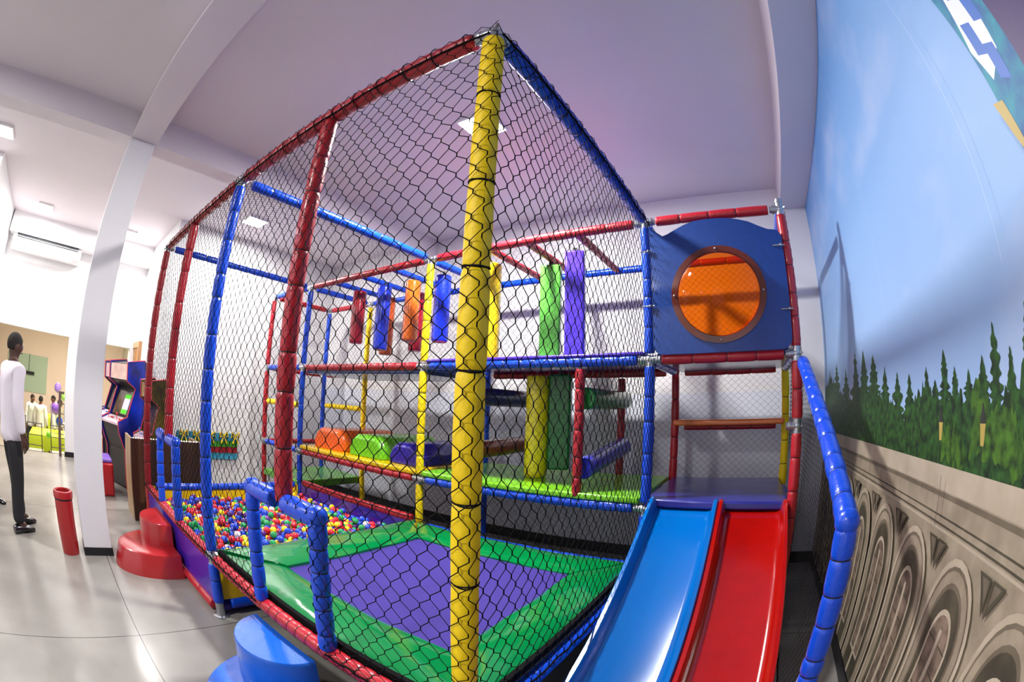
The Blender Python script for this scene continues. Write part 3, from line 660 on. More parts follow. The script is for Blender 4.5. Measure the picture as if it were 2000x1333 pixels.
ct = empty('wooden_counter', (-4.68, .3, 0), 'brown wooden box counter behind the ball pit with small lights along its top edge', 'counter')
WD1 = mat('dark_wood_laminate', '5a3e2a', .45, noise=(2.5, '3e2a1c', .9), stretch=(3, 3, .35)); WD2 = mat('light_wood_laminate', 'b09572', .45, noise=(3, '8e7454', .9), stretch=(3, 3, .3))
MB().box((-4.5, -.165, 0), (-4.45, .78, .93)).build('front_panel', WD1, ct, bevel=.003)
MB().box((-4.95, -.165, 0), (-4.5, -.14, .93)).build('end_panel', WD2, ct, bevel=.003)
MB().box((-4.95, .755, 0), (-4.5, .78, .93)).build('end_panel', WD2, ct, bevel=.003)
MB().box((-4.95, -.14, .84), (-4.5, .755, .87)).build('top_shelf', WD1, ct)
lm = MB()
for k in range(26): lm.sphere((-4.515, -.12+k*.034, .925), .011, 8, 6)
lm.build('light_string', mat('small_bulbs', 'ffffff', .4, emit=('fff4e0', 5)), ct)

pf_ = empty('pouf', (-5.74, -.52, 0), 'red cube pouf with a purple top in front of the arcade machines', 'pouf')
MB().box((-5.98, -.76, 0), (-5.5, -.28, .44)).build('body', mat('red_leatherette', 'b81a24', .4, coat=.2), pf_, bevel=.03)
MB().box((-5.965, -.745, .44), (-5.515, -.295, .50)).build('cushion', mat('purple_leatherette', '7a56b8', .4, coat=.2), pf_, bevel=.025)

def arcade(x, y, rot, lab, side_c, scr, notice):
    t = empty('arcade_machine', (x, y, 0), lab, 'arcade machine', 'upright arcade machines'); t.rotation_euler = (0, 0, rot)
    # profile in (y, z): front is -y
    pr = [(.35, 0), (-.28, 0), (-.28, .55), (-.45, .82), (-.47, .95), (-.22, 1.02), (-.02, 1.42), (-.26, 1.52), (-.28, 1.78), (.2, 1.83), (.35, 1.7)]
    SM = mat('arcade_side_'+side_c, '14121a', .3, coat=.4, noise=(2.2, side_c, 1.0))
    def loc(o): o.parent = t; o.matrix_parent_inverse = Matrix(); return o
    for s in (-1, 1):
        loc(MB().prism(pr, 'x', s*.33-.012, s*.33+.012).build('side_panel', SM, smooth=False))
        tr_ = MB(); tr_.tube([(s*.33, p[0], p[1]) for p in pr[1:]], .014, 6); loc(tr_.build('edge_trim', mat('arcade_trim', 'c23a4a' if notice else 'e8e8ec', .3)))
    inn = [(p[0]*.97, p[1]) for p in pr]
    BK_ = mat('arcade_black', '17161b', .4)
    ii = [(.33, .02), (-.25, .02), (-.25, .55), (-.42, .83), (-.44, .92), (-.18, .985), (.06, 1.42), (-.2, 1.5), (-.22, 1.76), (.18, 1.8), (.33, 1.68)]
    loc(MB().prism(ii, 'x', -.315, .315).build('body', BK_, smooth=False))
    loc(MB().add([(-.31, -.245, 1.53), (.31, -.245, 1.53), (.31, -.255, 1.75), (-.31, -.255, 1.75), (-.31, -.2, 1.53), (.31, -.2, 1.53), (.31, -.2, 1.75), (-.31, -.2, 1.75)], [(0, 1, 2, 3), (7, 6, 5, 4), (0, 4, 5, 1), (3, 2, 6, 7), (0, 3, 7, 4), (1, 5, 6, 2)]).build('marquee', mat('marquee_'+scr, scr, .3, noise=(4, 'a84a4a', .4)), smooth=False))
    loc(MB().add([(-.27, -.175, 1.03), (.27, -.175, 1.03), (.27, .02, 1.37), (-.27, .02, 1.37), (-.27, -.15, 1.01), (.27, -.15, 1.01), (.27, .05, 1.36), (-.27, .05, 1.36)], [(0, 1, 2, 3), (7, 6, 5, 4), (0, 4, 5, 1), (3, 2, 6, 7), (0, 3, 7, 4), (1, 5, 6, 2)]).build('screen', mat('dark_screen', '2a2320', .1, noise=(3, '8a6a58', .5)), smooth=False))
    cp = loc(MB().add([(-.32, -.47, .93), (.32, -.47, .93), (.32, -.2, 1.0), (-.32, -.2, 1.0), (-.32, -.47, .90), (.32, -.47, .90), (.32, -.2, .97), (-.32, -.2, .97)], [(0, 1, 2, 3), (7, 6, 5, 4), (0, 4, 5, 1), (3, 2, 6, 7), (0, 3, 7, 4), (1, 5, 6, 2)]).build('control_panel', mat('control_deck_'+scr, 'd8ccd4', .3, noise=(18, 'b05a6a', .6)), smooth=False))
    jm = mat('joystick_'+scr, 'c01a28' if notice else '3a78d8', .3)
    for jx in (-.17, .13):
        j = MB().cyl((jx, -.35, .96), (jx, -.35, 1.03), .008, 8).sphere((jx, -.35, 1.045), .022, 10, 8).build('joystick', jm); j.parent = cp
        for k in range(3):
            b_ = MB().cyl((jx+.06+.04*k, -.33, .962), (jx+.06+.04*k, -.33, .985), .013, 10).build('button', jm); b_.parent = cp
    if notice:
        n_ = MB().box((-.1, -.02, 0), (.1, .0, .32)).build('paper_notice', mat('paper_white', 'dcd8ee', .6)); n_.parent = t; n_.location = (.14, -.17, 1.04); n_.rotation_euler = (R(-30), 0, 0)
        for z in (0, .25):
            g_ = MB().box((-.1, -.024, z), (.1, -.0205, z+.07)).build('green_band', mat('paper_green', '58d820', .6)); g_.parent = n_
    return t
a1 = arcade(-6.3, .04, R(22), 'upright arcade machine in the middle of the three, with a paper notice on its screen', '1438d0', 'e6cfc4', True); a1.scale = (.95, .7, 1)
a2 = arcade(-7.15, .03, R(22), 'upright arcade machine farthest away, with a pale control deck', '2a58b8', 'dcc0c4', False); a2.scale = (.95, .7, 1)
a3 = arcade(-5.52, .36, R(8), 'smaller dark arcade machine seen through the netting at the end of the ball pit', '6a5a18', '8a7a4a', False); a3.scale = (.8, .5, .88)

bnr = empty('fringed_banner', (-5.85, 1.38, .7), 'fringed cloth strip of blue, green and red with yellow bows, hanging behind the ball pit', 'banner')
for k, (c, z0, z1) in enumerate((('2f86a8', .80, .91), ('3f9a2a', .71, .82), ('a01828', .62, .72), ('3a9ab8', .52, .63))):
    mb = MB(); n = 60; V = []; F = []
    for i in range(n+1):
        y = .84+1.06*i/n; o_ = .015*math.sin(i*1.9)+.008*random.random(); V += [(-5.865+o_+.012*k*0, y, z0-.012*random.random()), (-5.87+.012*math.sin(i*1.9), y, z1)]
        V += [(-5.885+o_, y, z0-.01*random.random()), (-5.89, y, z1)]
    for i in range(n):
        a = 4*i; F += [(a, a+4, a+5, a+1), (a+2, a+3, a+7, a+6), (a, a+2, a+6, a+4), (a+1, a+5, a+7, a+3)]
    mb.add(V, F).build('fringe', mat('cloth_'+c, c, .8, bump=(40, .6)), bnr, label=None)
bw_ = MB()
for y in (.95, 1.18, 1.42, 1.65, 1.86):
    for s in (-1, 1):
        bw_.tube([(-5.84, y, .88), (-5.83, y+s*.06, .93), (-5.83, y+s*.07, .86), (-5.84, y, .88), (-5.83, y+s*.05, .76)], [.012, .02, .018, .01, .014], 6)
bw_.build('bow', mat('yellow_ribbon', 'ecc818', .5), bnr)

# ------------------------------------------------------------------ far railing at the hall opening
RM = mat('brown_railing_paint', '5c4a44', .5)
rl = empty('metal_railing', (XF+.02, -1.2, 0), 'brown metal railing along the opening to the lower party hall', 'railing')
MB().box((XF-.02, -1.20, 0), (XF+.04, -1.14, 1.14)).build('post', RM, rl, bevel=.006)
MB().box((XF-.02, -1.14, 1.09), (XF+.03, -1.07, 1.14)).build('rail', RM, rl, bevel=.004)
for zz in (.2, .38, .56, .74, .92): MB().box((XF, -1.14, zz), (XF+.015, -1.07, zz+.015)).build('bar', RM, rl)
g2 = empty('guard_rail', (XF-.1, -.1, 0), 'horizontal guard rail across the second opening, right of the white column', 'railing')
for z in (.95, .62): MB().box((XF-.2, -.42, z), (XF-.16, .32, z+.03)).build('rail', RM, g2)
MB().box((XF-.2, -.42, 0), (XF-.16, -.38, .98)).build('post', RM, g2)

# ------------------------------------------------------------------ people
def skin(name, nodes, edges, m, parent, sub=2, root=0, label=None):
    me = bpy.data.meshes.new(name); me.from_pydata([n[0] for n in nodes], edges, []); o = bpy.data.objects.new(name, me); COL.objects.link(o)
    md = o.modifiers.new('skin', 'SKIN'); md.use_smooth_shade = True
    sv = me.skin_vertices[0].data if me.skin_vertices else None
    if sv is None:
        bpy.context.view_layer.objects.active = o
        import bmesh
        bm = bmesh.new(); bm.from_mesh(me); bm.verts.layers.skin.verify(); bm.to_mesh(me); bm.free(); sv = me.skin_vertices[0].data
    for i, n in enumerate(nodes):
        r = n[1]; sv[i].radius = r if isinstance(r, tuple) else (r, r); sv[i].use_root = (i == root)
    sb = o.modifiers.new('sub', 'SUBSURF'); sb.levels = sb.render_levels = sub
    me.materials.append(m); o.parent = parent
    if label: o['label'] = label
    return o
def person(name, x, y, z, rot, lab, sk, shirt, trou, hair, h=1.75, sit=False, armL=None, armR=None, group=None, fingers=False, lean=0.0, stride=.0, head_turn=0):
    k = h/1.75; e = empty(name, (x, y, z), lab, 'person', group, rot); e.scale = (k, k, k)
    SK = mat('skin_'+sk, sk, .5); SH = mat('shirt_'+shirt, shirt, .8, bump=(9, .7, 4)); TR_ = mat('trousers_'+trou, trou, .8, bump=(12, .4)); HA = mat('hair_'+hair, hair, .85, bump=(160, .6)); BT = mat('black_shoe_leather', '0e0d10', .25, coat=.5)
    # faces -y ; arms default hanging, slightly bent
    hipz = .93 if not sit else .5; L_ = lambda a, b, t: tuple(a[i]+(b[i]-a[i])*t for i in range(3))
    ch = (0, -lean*.35, hipz+.38); nk = (0, -lean*.5, hipz+.56); hd = (0, -lean*.62-.015, hipz+.675)
    armL = armL or [(.185, ch[1], hipz+.48), (.235, ch[1]+.02, hipz+.20), (.245, ch[1]-.03, hipz-.05)]
    armR = armR or [(-.185, ch[1], hipz+.48), (-.235, ch[1]+.02, hipz+.20), (-.245, ch[1]-.03, hipz-.05)]
    if sit: legs = [[(s*.09, 0, hipz-.02), (s*.12, -.42, hipz-.02), (s*.12, -.42, .09)] for s in (1, -1)]
    else: legs = [[(s*.09, 0, hipz-.06), (s*.10, -.03-s*stride*.5, .49), (s*.11, -s*stride, .09)] for s in (1, -1)]
    N = [((0, 0, hipz), (.13, .10)), ((0, 0, hipz+.15), (.12, .09)), (ch, (.15, .10)), ((0, nk[1], hipz+.50), (.10, .075)), (nk, (.052, .055)), ((0, hd[1]+.01, hd[2]-.05), (.062, .075)), (hd, (.076, .092)), ((0, hd[1]+.012, hd[2]+.075), (.068, .082))]
    E_ = [(0, 1), (1, 2), (2, 3), (3, 4), (4, 5), (5, 6), (6, 7)]
    for arm in (armL, armR):
        b0 = len(N); N += [(arm[0], .055), (arm[1], .042), (arm[2], .028)]; E_ += [(3, b0), (b0, b0+1), (b0+1, b0+2)]
        d = Vector(arm[2])-Vector(arm[1]); d.normalize(); w = Vector(arm[2]); s = 1 if arm is armL else -1
        side = Vector((0, -1, 0)); side = (side-d*side.dot(d)).normalized()
        pm = w+d*.06; N.append((tuple(pm), (.024, .038) if fingers else .036)); E_.append((b0+2, b0+3))
        if fingers:
            for q, (off, ln) in enumerate(((-.030, .062), (-.010, .076), (.011, .070), (.030, .055))):
                f0 = len(N); a_ = pm+side*off+d*.03; b_ = a_+d*ln*.55+Vector((-s*.008, 0, 0)); c_ = b_+d*ln*.4+Vector((-s*.022, 0, 0))
                N += [(tuple(a_), .0095), (tuple(b_), .009), (tuple(c_), .0075)]; E_ += [(b0+3, f0), (f0, f0+1), (f0+1, f0+2)]
            f0 = len(N); a_ = w+d*.03+side*.038; b_ = a_+d*.035+side*.018; N += [(tuple(a_), .012), (tuple(b_), .010), (tuple(b_+d*.025), .0085)]; E_ += [(b0+2, f0), (f0, f0+1), (f0+1, f0+2)]
        else:
            N.append((tuple(w+d*.14), .02)); E_.append((b0+3, b0+4))
    for lg in legs:
        b0 = len(N); N += [(lg[0], .085), (lg[1], .058), (lg[2], .042), ((lg[2][0], lg[2][1]-.10, lg[2][2]-.04), .035)]; E_ += [(0, b0), (b0, b0+1), (b0+1, b0+2), (b0+2, b0+3)]
    b0 = len(N); N += [((0, hd[1]-.098, hd[2]-.012), .014)]; E_.append((6, b0))
    for s in (1, -1): N.append(((s*.086, hd[1]+.01, hd[2]-.01), (.01, .022))); E_.append((6, len(N)-1))
    skin('body', N, E_, SK, e)
    # shirt
    N = [((0, 0, hipz-.17), (.195, .145)), ((0, 0, hipz-.03), (.19, .14)), ((0, ch[1]*.6, hipz+.2), (.18, .135)), (ch, (.2, .14)), ((0, nk[1]*.95, hipz+.505), (.13, .09)), ((0, nk[1], hipz+.555), (.068, .066))]
    E_ = [(0, 1), (1, 2), (2, 3), (3, 4), (4, 5)]
    for arm in (armL, armR):
        b0 = len(N); N += [(arm[0], .078), (L_(arm[0], arm[1], .5), .072), (arm[1], .066), (L_(arm[1], arm[2], .55), .058), (L_(arm[1], arm[2], .97), .046)]; E_ += [(4, b0)]+[(b0+i, b0+i+1) for i in range(4)]
    skin('shirt', N, E_, SH, e, root=2)
    N = [((0, 0, hipz+.03), (.145, .11)), ((0, 0, hipz-.05), (.15, .115))]; E_ = [(0, 1)]
    for lg in legs:
        b0 = len(N); N += [(lg[0], .105), (L_(lg[0], lg[1], .5), .098), (lg[1], .085), (L_(lg[1], lg[2], .5), .078), (L_(lg[1], lg[2], 1.04), .072)]; E_ += [(1, b0)]+[(b0+i, b0+i+1) for i in range(4)]
    skin('trousers', N, E_, TR_, e)
    for lg in legs:
        ax, ay, az = lg[2]; V = []; F = []; sec = [(.075, .038, .075), (.04, .043, .09), (-.04, .044, .085), (-.11, .048, .06), (-.17, .040, .045), (-.20, .02, .03)]
        n = 12
        for (yy, w_, hh) in sec:
            for i in range(n):
                an = 2*math.pi*i/n; V.append((ax+w_*math.cos(an), ay+yy, max(0.0, az-.09+hh/2+hh/2*math.sin(an))))
        for j in range(len(sec)-1):
            for i in range(n): F.append((j*n+i, j*n+(i+1) % n, (j+1)*n+(i+1) % n, (j+1)*n+i))
        F += [tuple(range(n)), tuple((len(sec)-1)*n+i for i in range(n))]
        o = MB().add(V, F).build('shoe', BT); o.parent = e
    # hair cap over the back and top of the head
    V = []; F = []; n = 20; mrow = 8
    for j in range(mrow+1):
        ph = math.pi/2-math.pi*.68*j/mrow
        for i in range(n):
            an = 2*math.pi*i/n; front = max(0, -math.sin(an)); p2 = ph if ph > .35 else .35+(ph-.35)*(1-front)
            V.append((.083*math.cos(p2)*math.cos(an), .101*math.cos(p2)*math.sin(an)+.014, .1*math.sin(p2)+.022))
    for j in range(mrow):
        for i in range(n): F.append((j*n+i, j*n+(i+1) % n, (j+1)*n+(i+1) % n, (j+1)*n+i))
    F.append(tuple(j for j in range(n)))
    o = MB().add(V, F).build('hair', HA); o.parent = e; o.location = hd
    sl = o.modifiers.new('thick', 'SOLIDIFY'); sl.thickness = .012; sl.offset = -1
    if not group:
        for s in (-1, 1):
            o = MB().sphere((s*.032, hd[1]-.083, hd[2]+.008), .012, 10, 8).build('eye', mat('eye_white', 'e8e4e0', .2)); o.parent = e
            q = MB().sphere((s*.032, hd[1]-.092, hd[2]+.008), .006, 8, 6).build('iris', mat('eye_dark', '201410', .2)); q.parent = o
        o = MB().tube([(-.025, hd[1]-.082, hd[2]-.05), (0, hd[1]-.09, hd[2]-.053), (.025, hd[1]-.082, hd[2]-.05)], .005, 6).build('mouth', mat('lips', '5a2e28', .5)); o.parent = e
    return e
# main man: back towards the viewer, weight on both feet, facing the hall
person('person', -3.98, -1.69, 0, R(212), 'man in white shirt and black trousers standing at the left edge, back turned', '4a2f24', 'e2dce6', '15151a', '1c1614', h=1.83, fingers=True, stride=.07)
person('person', -4.72, -2.22, 0, R(150), 'person in maroon clothes cut off by the left edge behind the man in white', '5a3a2c', '6a1420', '5a1020', '180f0e', h=1.78)
PG = 'people in the lower party hall'
hp = [(-11.4, -1.83, 250, 'standing dark-haired person in a white shirt and black trousers in the party hall', 'e6e2dc', 0, False),
      (-11.6, -2.18, 120, 'person in white bending over a table behind the man at the left', 'dcdcd8', .3, False),
      (-11.3, -1.38, 150, 'person in a white top leaning towards the table with balloons in the party hall', 'e0dde6', .35, False),
      (-12.3, -1.42, 20, 'farther person with dark hair in a lilac top in the party hall', 'c8bce0', .1, False)]
for (x, y, a, lb, sc_, ln, st) in hp:
    person('person', x, y, HF, R(a), lb, '6a4636', sc_, '1a181c', '140f10', h=1.46, lean=ln, sit=st, group=PG)

# ------------------------------------------------------------------ party hall tables, chairs, balloons
LIME = mat('lime_tablecloth', 'b8cc10', .6, bump=(6, .4)); MAG = mat('magenta_cloth', '86184e', .6, bump=(6, .4))
def table(x, y, lab, w=1.1):
    t = empty('party_table', (x, y, HF), lab, 'table', 'party tables')
    for i, (sx_, sy_) in enumerate(((-1, -1), (1, -1), (1, 1), (-1, 1))): MB().cyl((x+sx_*w*.4, y+sy_*w*.4, HF), (x+sx_*w*.4, y+sy_*w*.4, HF+.7), .02).build('leg', BLACK, t)
    MB().box((x-w/2, y-w/2, HF+.7), (x+w/2, y+w/2, HF+.73)).build('tabletop', WD1, t)
    o = MB(); n = 40; V = []; F = []
    def ringp(rad, z, amp, diamond):
        for i in range(n):
            a = 2*math.pi*i/n; c_, s_ = math.cos(a), math.sin(a); q = rad/max(abs(c_), abs(s_))
            rr = q*(1+amp*math.sin(9*a)); V.append((x+c_*rr, y+s_*rr, z-(diamond*.32*abs(math.sin(2*a))**.7 if diamond else 0)))
    ringp(.02, HF+.74, 0, 0); ringp(w*.5, HF+.742, 0, 0); ringp(w*.515, HF+.72, .01, 0); ringp(w*.53, HF+.45, .03, 1)
    for j in range(3):
        for i in range(n): F.append((j*n+i, j*n+(i+1) % n, (j+1)*n+(i+1) % n, (j+1)*n+i))
    oo = o.add(V, F).build('tablecloth', LIME); tag(oo, 'lime green cloth on the '+lab, 'tablecloth', 'lime tablecloths'); 
    o = MB(); V = []; F = []; ringp(w*.49, HF+.735, 0, 0); ringp(w*.51, HF+.05, .03, 0)
    for i in range(n): F.append((i, (i+1) % n, n+(i+1) % n, n+i))
    oo = o.add(V, F).build('table_skirt', MAG); tag(oo, 'magenta under-cloth on the '+lab, 'tablecloth', 'magenta underskirts')
table(-10.4, -1.50, 'nearest party table beyond the railing'); table(-10.9, -.35, 'party table right of the nearest one'); table(-13.9, -2.0, 'far party table behind the standing person'); table(-13.6, -.3, 'far party table at the right of the hall')
CHM = mat('dark_iron', '2a2024', .45)
ch0 = None
def chair(x, y, a, lab):
    global ch0
    if ch0 is None:
        ch0 = t = empty('iron_chair', (0, 0, 0), lab, 'chair', 'iron party chairs')
        MB().box((-.2, -.2, .44), (.2, .2, .47)).build('seat', mat('cream_seat', 'c8bca8', .6), t, bevel=.01)
        for sx_ in (-1, 1):
            MB().cyl((sx_*.19, -.19, 0), (sx_*.19, -.19, .44), .011, 8).build('leg', CHM, t); MB().cyl((sx_*.19, .19, 0), (sx_*.19, .21, 1.05), .011, 8).build('leg', CHM, t)
        for z in (.6, .8, 1.03): MB().cyl((-.19, .2, z), (.19, .2, z), .008, 6).build('back_slat', CHM, t)
    else: t = copy_tree(ch0)
    t.location = (x, y, HF); t.rotation_euler = (0, 0, a); t['label'] = lab
for (x, y, a, lb) in ((-9.5, -1.85, -90, 'iron chair with its back to the railing, at the nearest party table'), (-9.5, -1.25, -85, 'iron chair beside the nearest party table, toward the white pier'), (-10.2, -2.45, -20, 'iron chair left of the nearest party table'),
                      (-9.9, -.35, -85, 'iron chair at the second party table'), (-12.9, -2.2, -90, 'iron chair at the far party table behind the standing person'), (-12.7, -.5, -90, 'iron chair at the far right party table'), (-14.9, -1.3, 90, 'iron chair near the far wall of the hall')):
    chair(x, y, R(a), lb)
for (x, y, z, c, r, lb) in ((-9.55, -1.5, .80, '7ad020', .06, 'lime green balloon near the railing post'), (-10.35, -1.33, 1.28, '8a5ad0', .12, 'large purple balloon above the nearest party table'), (-10.4, -1.22, 1.0, '2a50d0', .10, 'blue balloon below the purple one'), (-12.9, -1.35, 1.62, '9a78d8', .12, 'lilac balloon over the far tables'), (-12.8, -1.12, 1.42, '9ad060', .1, 'pale green balloon under the lilac one')):
    o = MB().sphere((x, y, HF+z), r, 16, 12, sc=(1, 1, 1.15)).cyl((x, y, HF+z-r*1.15), (x, y, HF+z-r*1.15-.03), .012, 6, r1=.004).cyl((x, y, HF+z-r*1.15-.03), (x, y, HF+(.0 if z > 1.35 else max(.0, z-.9))), .002, 4).build('balloon', mat('balloon_'+c, c, .25, coat=.4)); tag(o, lb, 'balloon', 'party balloons')

# ------------------------------------------------------------------ printed mural on the right wall (park terrace)
XW = XM-.004
SKY = bpy.data.materials.new('mural_sky_print'); SKY.use_nodes = True; nt = SKY.node_tree; L = nt.links; b = nt.nodes['Principled BSDF']; b.inputs['Roughness'].default_value = .55
g = nt.nodes.new('ShaderNodeNewGeometry'); sp_ = nt.nodes.new('ShaderNodeSeparateXYZ'); L.new(g.outputs['Position'], sp_.inputs[0])
cr = nt.nodes.new('ShaderNodeMapRange'); cr.inputs['From Min'].default_value = 1.2; cr.inputs['From Max'].default_value = 3.6; L.new(sp_.outputs['Z'], cr.inputs['Value'])
ra = nt.nodes.new('ShaderNodeMix'); ra.data_type = 'RGBA'; ra.inputs[6].default_value = srgb('9fbbe0'); ra.inputs[7].default_value = srgb('6a9fdb'); L.new(cr.outputs[0], ra.inputs[0])
mp = nt.nodes.new('ShaderNodeMapping'); mp.inputs['Scale'].default_value = (1, .9, 1.6); mp.inputs['Rotation'].default_value = (R(35), 0, 0); L.new(g.outputs['Position'], mp.inputs[0])
nz = nt.nodes.new('ShaderNodeTexNoise'); nz.inputs['Scale'].default_value = 1.0; nz.inputs['Detail'].default_value = 6; L.new(mp.outputs[0], nz.inputs['Vector'])
nr_ = nt.nodes.new('ShaderNodeMapRange'); nr_.inputs['From Min'].default_value = .5; nr_.inputs['From Max'].default_value = .75; nr_.inputs['To Max'].default_value = .6; L.new(nz.outputs['Fac'], nr_.inputs['Value'])
mx = nt.nodes.new('ShaderNodeMix'); mx.data_type = 'RGBA'; mx.inputs[7].default_value = srgb('c9d3ec'); L.new(nr_.outputs[0], mx.inputs[0]); L.new(ra.outputs[2], mx.inputs[6]); L.new(mx.outputs[2], b.inputs['Base Color'])
def pm(name, c, c2, sc_, amt=1.0): return mat(name, c, .55, noise=(sc_, c2, amt))
TD = pm('mural_dark_foliage', '122812', '2f5a22', 26); TL = pm('mural_light_foliage', '4a7420', '142c12', 22); ST = pm('mural_stone', 'a09480', '8a7f6c', 9); SS = pm('mural_stone_dark', '746b5a', '625848', 9); SDK = pm('mural_recess', '55503f', '3e3a2e', 9)
SLT = pm('mural_stone_light', 'b8ac98', 'a89c88', 6); BRK = pm('mural_paving', '8a7868', '4e443a', 14); LMP = mat('mural_lamp_metal', '33352f', .5); LGL = mat('mural_lamp_glass', 'b09a52', .5); BCH = mat('mural_blue_cloth', '2a62b8', .5); WCH = mat('mural_white_cloth', 'd8deee', .5); PCH = mat('mural_purple', '36205e', .5); TEA = pm('mural_teal_cloth', '1c5a96', '1a8aa0', 14)
mats_m = [SKY, TD, TL, ST, SS, SDK, SLT, BRK, LMP, LGL, BCH, WCH, PCH, TEA]
mu = MB(); lay = [0]
def shape(poly, m):
    lay[0] += 1; x = XW-.0001*lay[0]; V = [(x, p[0], p[1]) for p in poly]; mu.add(V, [tuple(range(len(V)))], m)
shape([(-6.9, .1), (YB-.001, .1), (YB-.001, 3.688), (-6.9, 3.688)], 0)
def foliage(y0, y1, zb, zt_fn, n, m, seed):
    rnd = random.Random(seed); P = []
    for i in range(n+1):
        y = y0+(y1-y0)*i/n; P.append((y, zt_fn((y-y0)/(y1-y0))+rnd.uniform(-.035, .03)))
    shape([(y0, zb)]+P+[(y1, zb)], m)
rnd = random.Random(3)
def conifer(yc, z0, z1, w, m, seed, n=34):
    w = w*1.8
    rd = random.Random(seed); Lp = []; Rp = []
    for i in range(n+1):
        t = i/n; z = z0+(z1-z0)*t; ww = w*(1-t**1.6)*rd.uniform(.35, 1.15)+.003
        Lp.append((yc-ww, z)); Rp.append((yc+ww*rd.uniform(.85, 1.15), z+.008))
    shape(Lp+Rp[::-1], m)
# left grove
foliage(3.62, 1.55, 1.30, lambda t: 1.70+.06*math.sin(t*9)+.08*math.sin(t*4+1), 90, 1, 1)
for i, yc in enumerate((3.3, 2.95, 2.55, 2.2, 1.95, 1.7)): conifer(yc, 1.35, 1.92+.05*math.sin(i*2.3), .16, 1, 10+i)
foliage(1.6, .9, 1.28, lambda t: 1.58+.07*math.sin(t*7), 60, 1, 2)
for i, yc in enumerate((1.45, 1.22, 1.03)): conifer(yc, 1.3, 1.74+.05*math.sin(i*2.3+1), .11, 1, 30+i)
foliage(.95, -.6, 1.28, lambda t: 1.58+.05*math.sin(t*11)+.04*math.sin(t*23), 110, 1, 3)
for i, (yc, zz, w_) in enumerate(((.80, 1.72, .05), (.70, 1.66, .06), (.60, 1.76, .06), (.50, 1.69, .055), (.38, 1.67, .06), (.27, 1.70, .06), (.18, 1.78, .045), (.08, 1.70, .04), (-.03, 1.79, .05), (-.15, 1.7, .05), (-.3, 1.76, .06))): conifer(yc, 1.42, zz, w_, 1, 50+i)
foliage(.36, -.65, 1.27, lambda t: 1.55+.045*math.sin(t*8+1)+.03*math.sin(t*31), 80, 2, 5); foliage(.62, .3, 1.27, lambda t: 1.46+.05*math.sin(t*6), 40, 2, 6)
foliage(.9, -.65, 1.27, lambda t: 1.40+.03*math.sin(t*19), 80, 1, 7)
for yc, zb, zt_ in ((.635, 1.33, 1.56), (.268, 1.30, 1.56)):
    shape([(yc-.003, zb), (yc+.003, zb), (yc+.003, zt_-.12), (yc-.003, zt_-.12)], 8)
    shape([(yc-.012, zt_-.115), (yc+.012, zt_-.115), (yc+.02, zt_-.05), (yc-.02, zt_-.05)], 9); shape([(yc-.024, zt_-.05), (yc+.024, zt_-.05), (yc+.012, zt_-.02), (yc+.004, zt_+.01), (yc-.004, zt_+.01), (yc-.012, zt_-.02)], 8)
# balustrade: body, cap rail and mouldings, then pointed arches
Y0, Y1 = -6.9, YB-.001
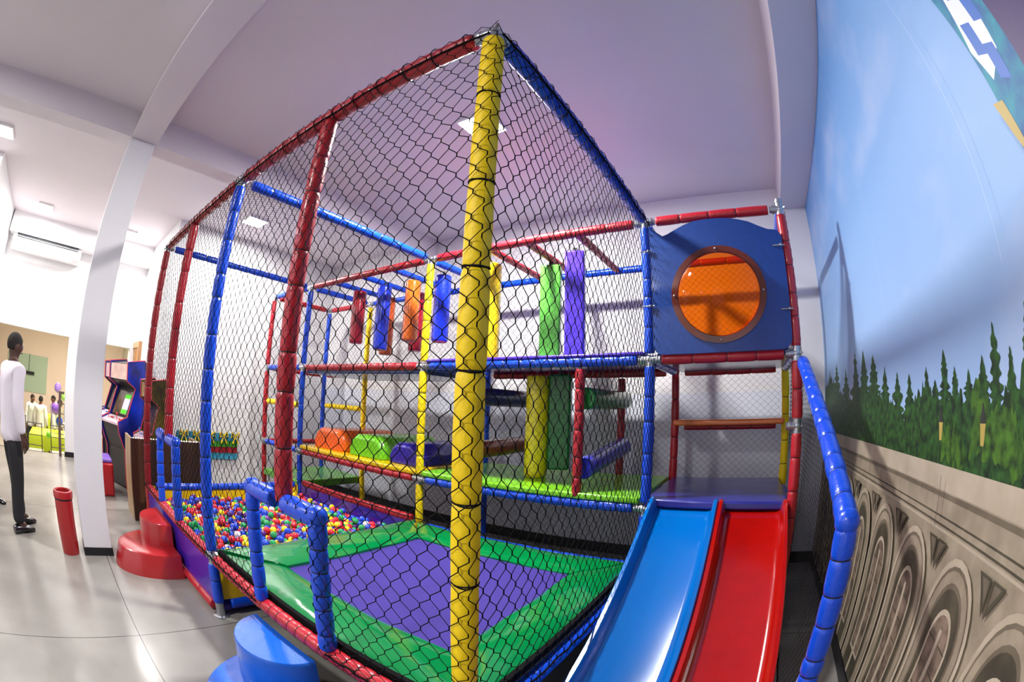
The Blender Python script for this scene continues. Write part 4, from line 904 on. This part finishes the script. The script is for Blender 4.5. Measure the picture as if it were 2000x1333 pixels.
# keep the far part under the left grove too
def band(z0, z1, m, z0b=None, z1b=None): shape([(Y0, z0), (Y1, z0b or z0), (Y1, z1b or z1), (Y0, z1)], m)
band(.1, 1.335, 3, .1, 1.37); band(1.255, 1.335, 6, 1.28, 1.37); band(1.232, 1.25, 4, 1.255, 1.275); band(1.17, 1.178, 5, 1.185, 1.192); band(1.145, 1.153, 5, 1.155, 1.163); band(1.135, 1.145, 6)
for k in range(-12, 9):
    yc = .27+k*.485
    if not (-2.6 < yc < 3.6): continue
    def arch(w, zt_, zb, m, off=0):
        P = []
        for i in range(13):
            t = i/12; P.append((yc-w+off, zb+(zt_-.30*w/.2-zb)*t) if t < 1 else (yc-w+off, zt_-.30*w/.2))
        n = 14
        for i in range(1, n):
            a = math.pi*i/n; P.append((yc-w*math.cos(a)+off, zt_-.30*w/.2+(.30*w/.2)*math.sin(a)))
        P += [(yc+w+off, zt_-.30*w/.2), (yc+w+off, zb)]; shape(P, m)
    arch(.228, 1.10, .12, 6); arch(.205, 1.075, .12, 4); arch(.195, 1.06, .12, 3); arch(.155, 1.02, .12, 4); arch(.14, 1.0, .12, 5); arch(.105, .93, .25, 6); arch(.09, .91, .27, 7)
    for q in range(6): shape([(yc-.09, .3+q*.1), (yc+.09, .31+q*.1), (yc+.09, .316+q*.1), (yc-.09, .306+q*.1)], 5)
    for s in (-1, 1): shape([(yc+s*.238, 1.115), (yc+s*.15, 1.115), (yc+s*.234, 1.0)], 5); shape([(yc+s*.225, 1.105), (yc+s*.175, 1.105), (yc+s*.226, 1.04)], 4)
    shape([(yc-.018, .12), (yc+.018, .12), (yc+.012, .86), (yc-.012, .86)], 6)
for yv in (.55, 1.9, -.9, 3.0): shape([(yv, 1.15), (yv+.004, 1.15), (yv+.004, 1.33), (yv, 1.33)], 5)
# loose blue and white chequered cloth band with teal trimming at the top, violet ground beyond it
shape([(-.55, 3.68), (-.42, 2.37), (-.36, 2.0), (-.9, 1.5), (-6.9, 1.3), (-6.9, 3.68)], 12)
shape([(-.18, 3.68), (-.20, 3.0), (-.23, 2.5), (-.24, 2.15), (-.26, 2.05), (-.40, 1.9), (-.43, 2.4), (-.50, 3.0), (-.55, 3.68)], 13)
shape([(-.27, 3.0), (-.285, 2.55), (-.24, 2.36), (-.27, 2.25), (-.36, 2.28), (-.40, 2.5), (-.44, 3.0)], 11)
for (a_, z_) in ((-.30, 2.60), (-.27, 2.43), (-.345, 2.48), (-.31, 2.33), (-.36, 2.62), (-.34, 2.75)): shape([(a_, z_), (a_-.045, z_-.03), (a_-.04, z_-.13), (a_+.005, z_-.10)], 10)
shape([(-.21, 2.22), (-.24, 2.12), (-.29, 2.0), (-.26, 2.2)], 9)
# pale seam lines of the printed sheets
for yv in (2.6, 1.3, .02): shape([(yv, 1.9), (yv+.0012, 1.9), (yv+.0012, 3.68), (yv, 3.68)], 11)
mo_ = mu.build('wall_mural', mats_m, None, smooth=False); tag(mo_, 'huge printed park mural with sky, trees and stone balustrade on the right wall', 'mural')
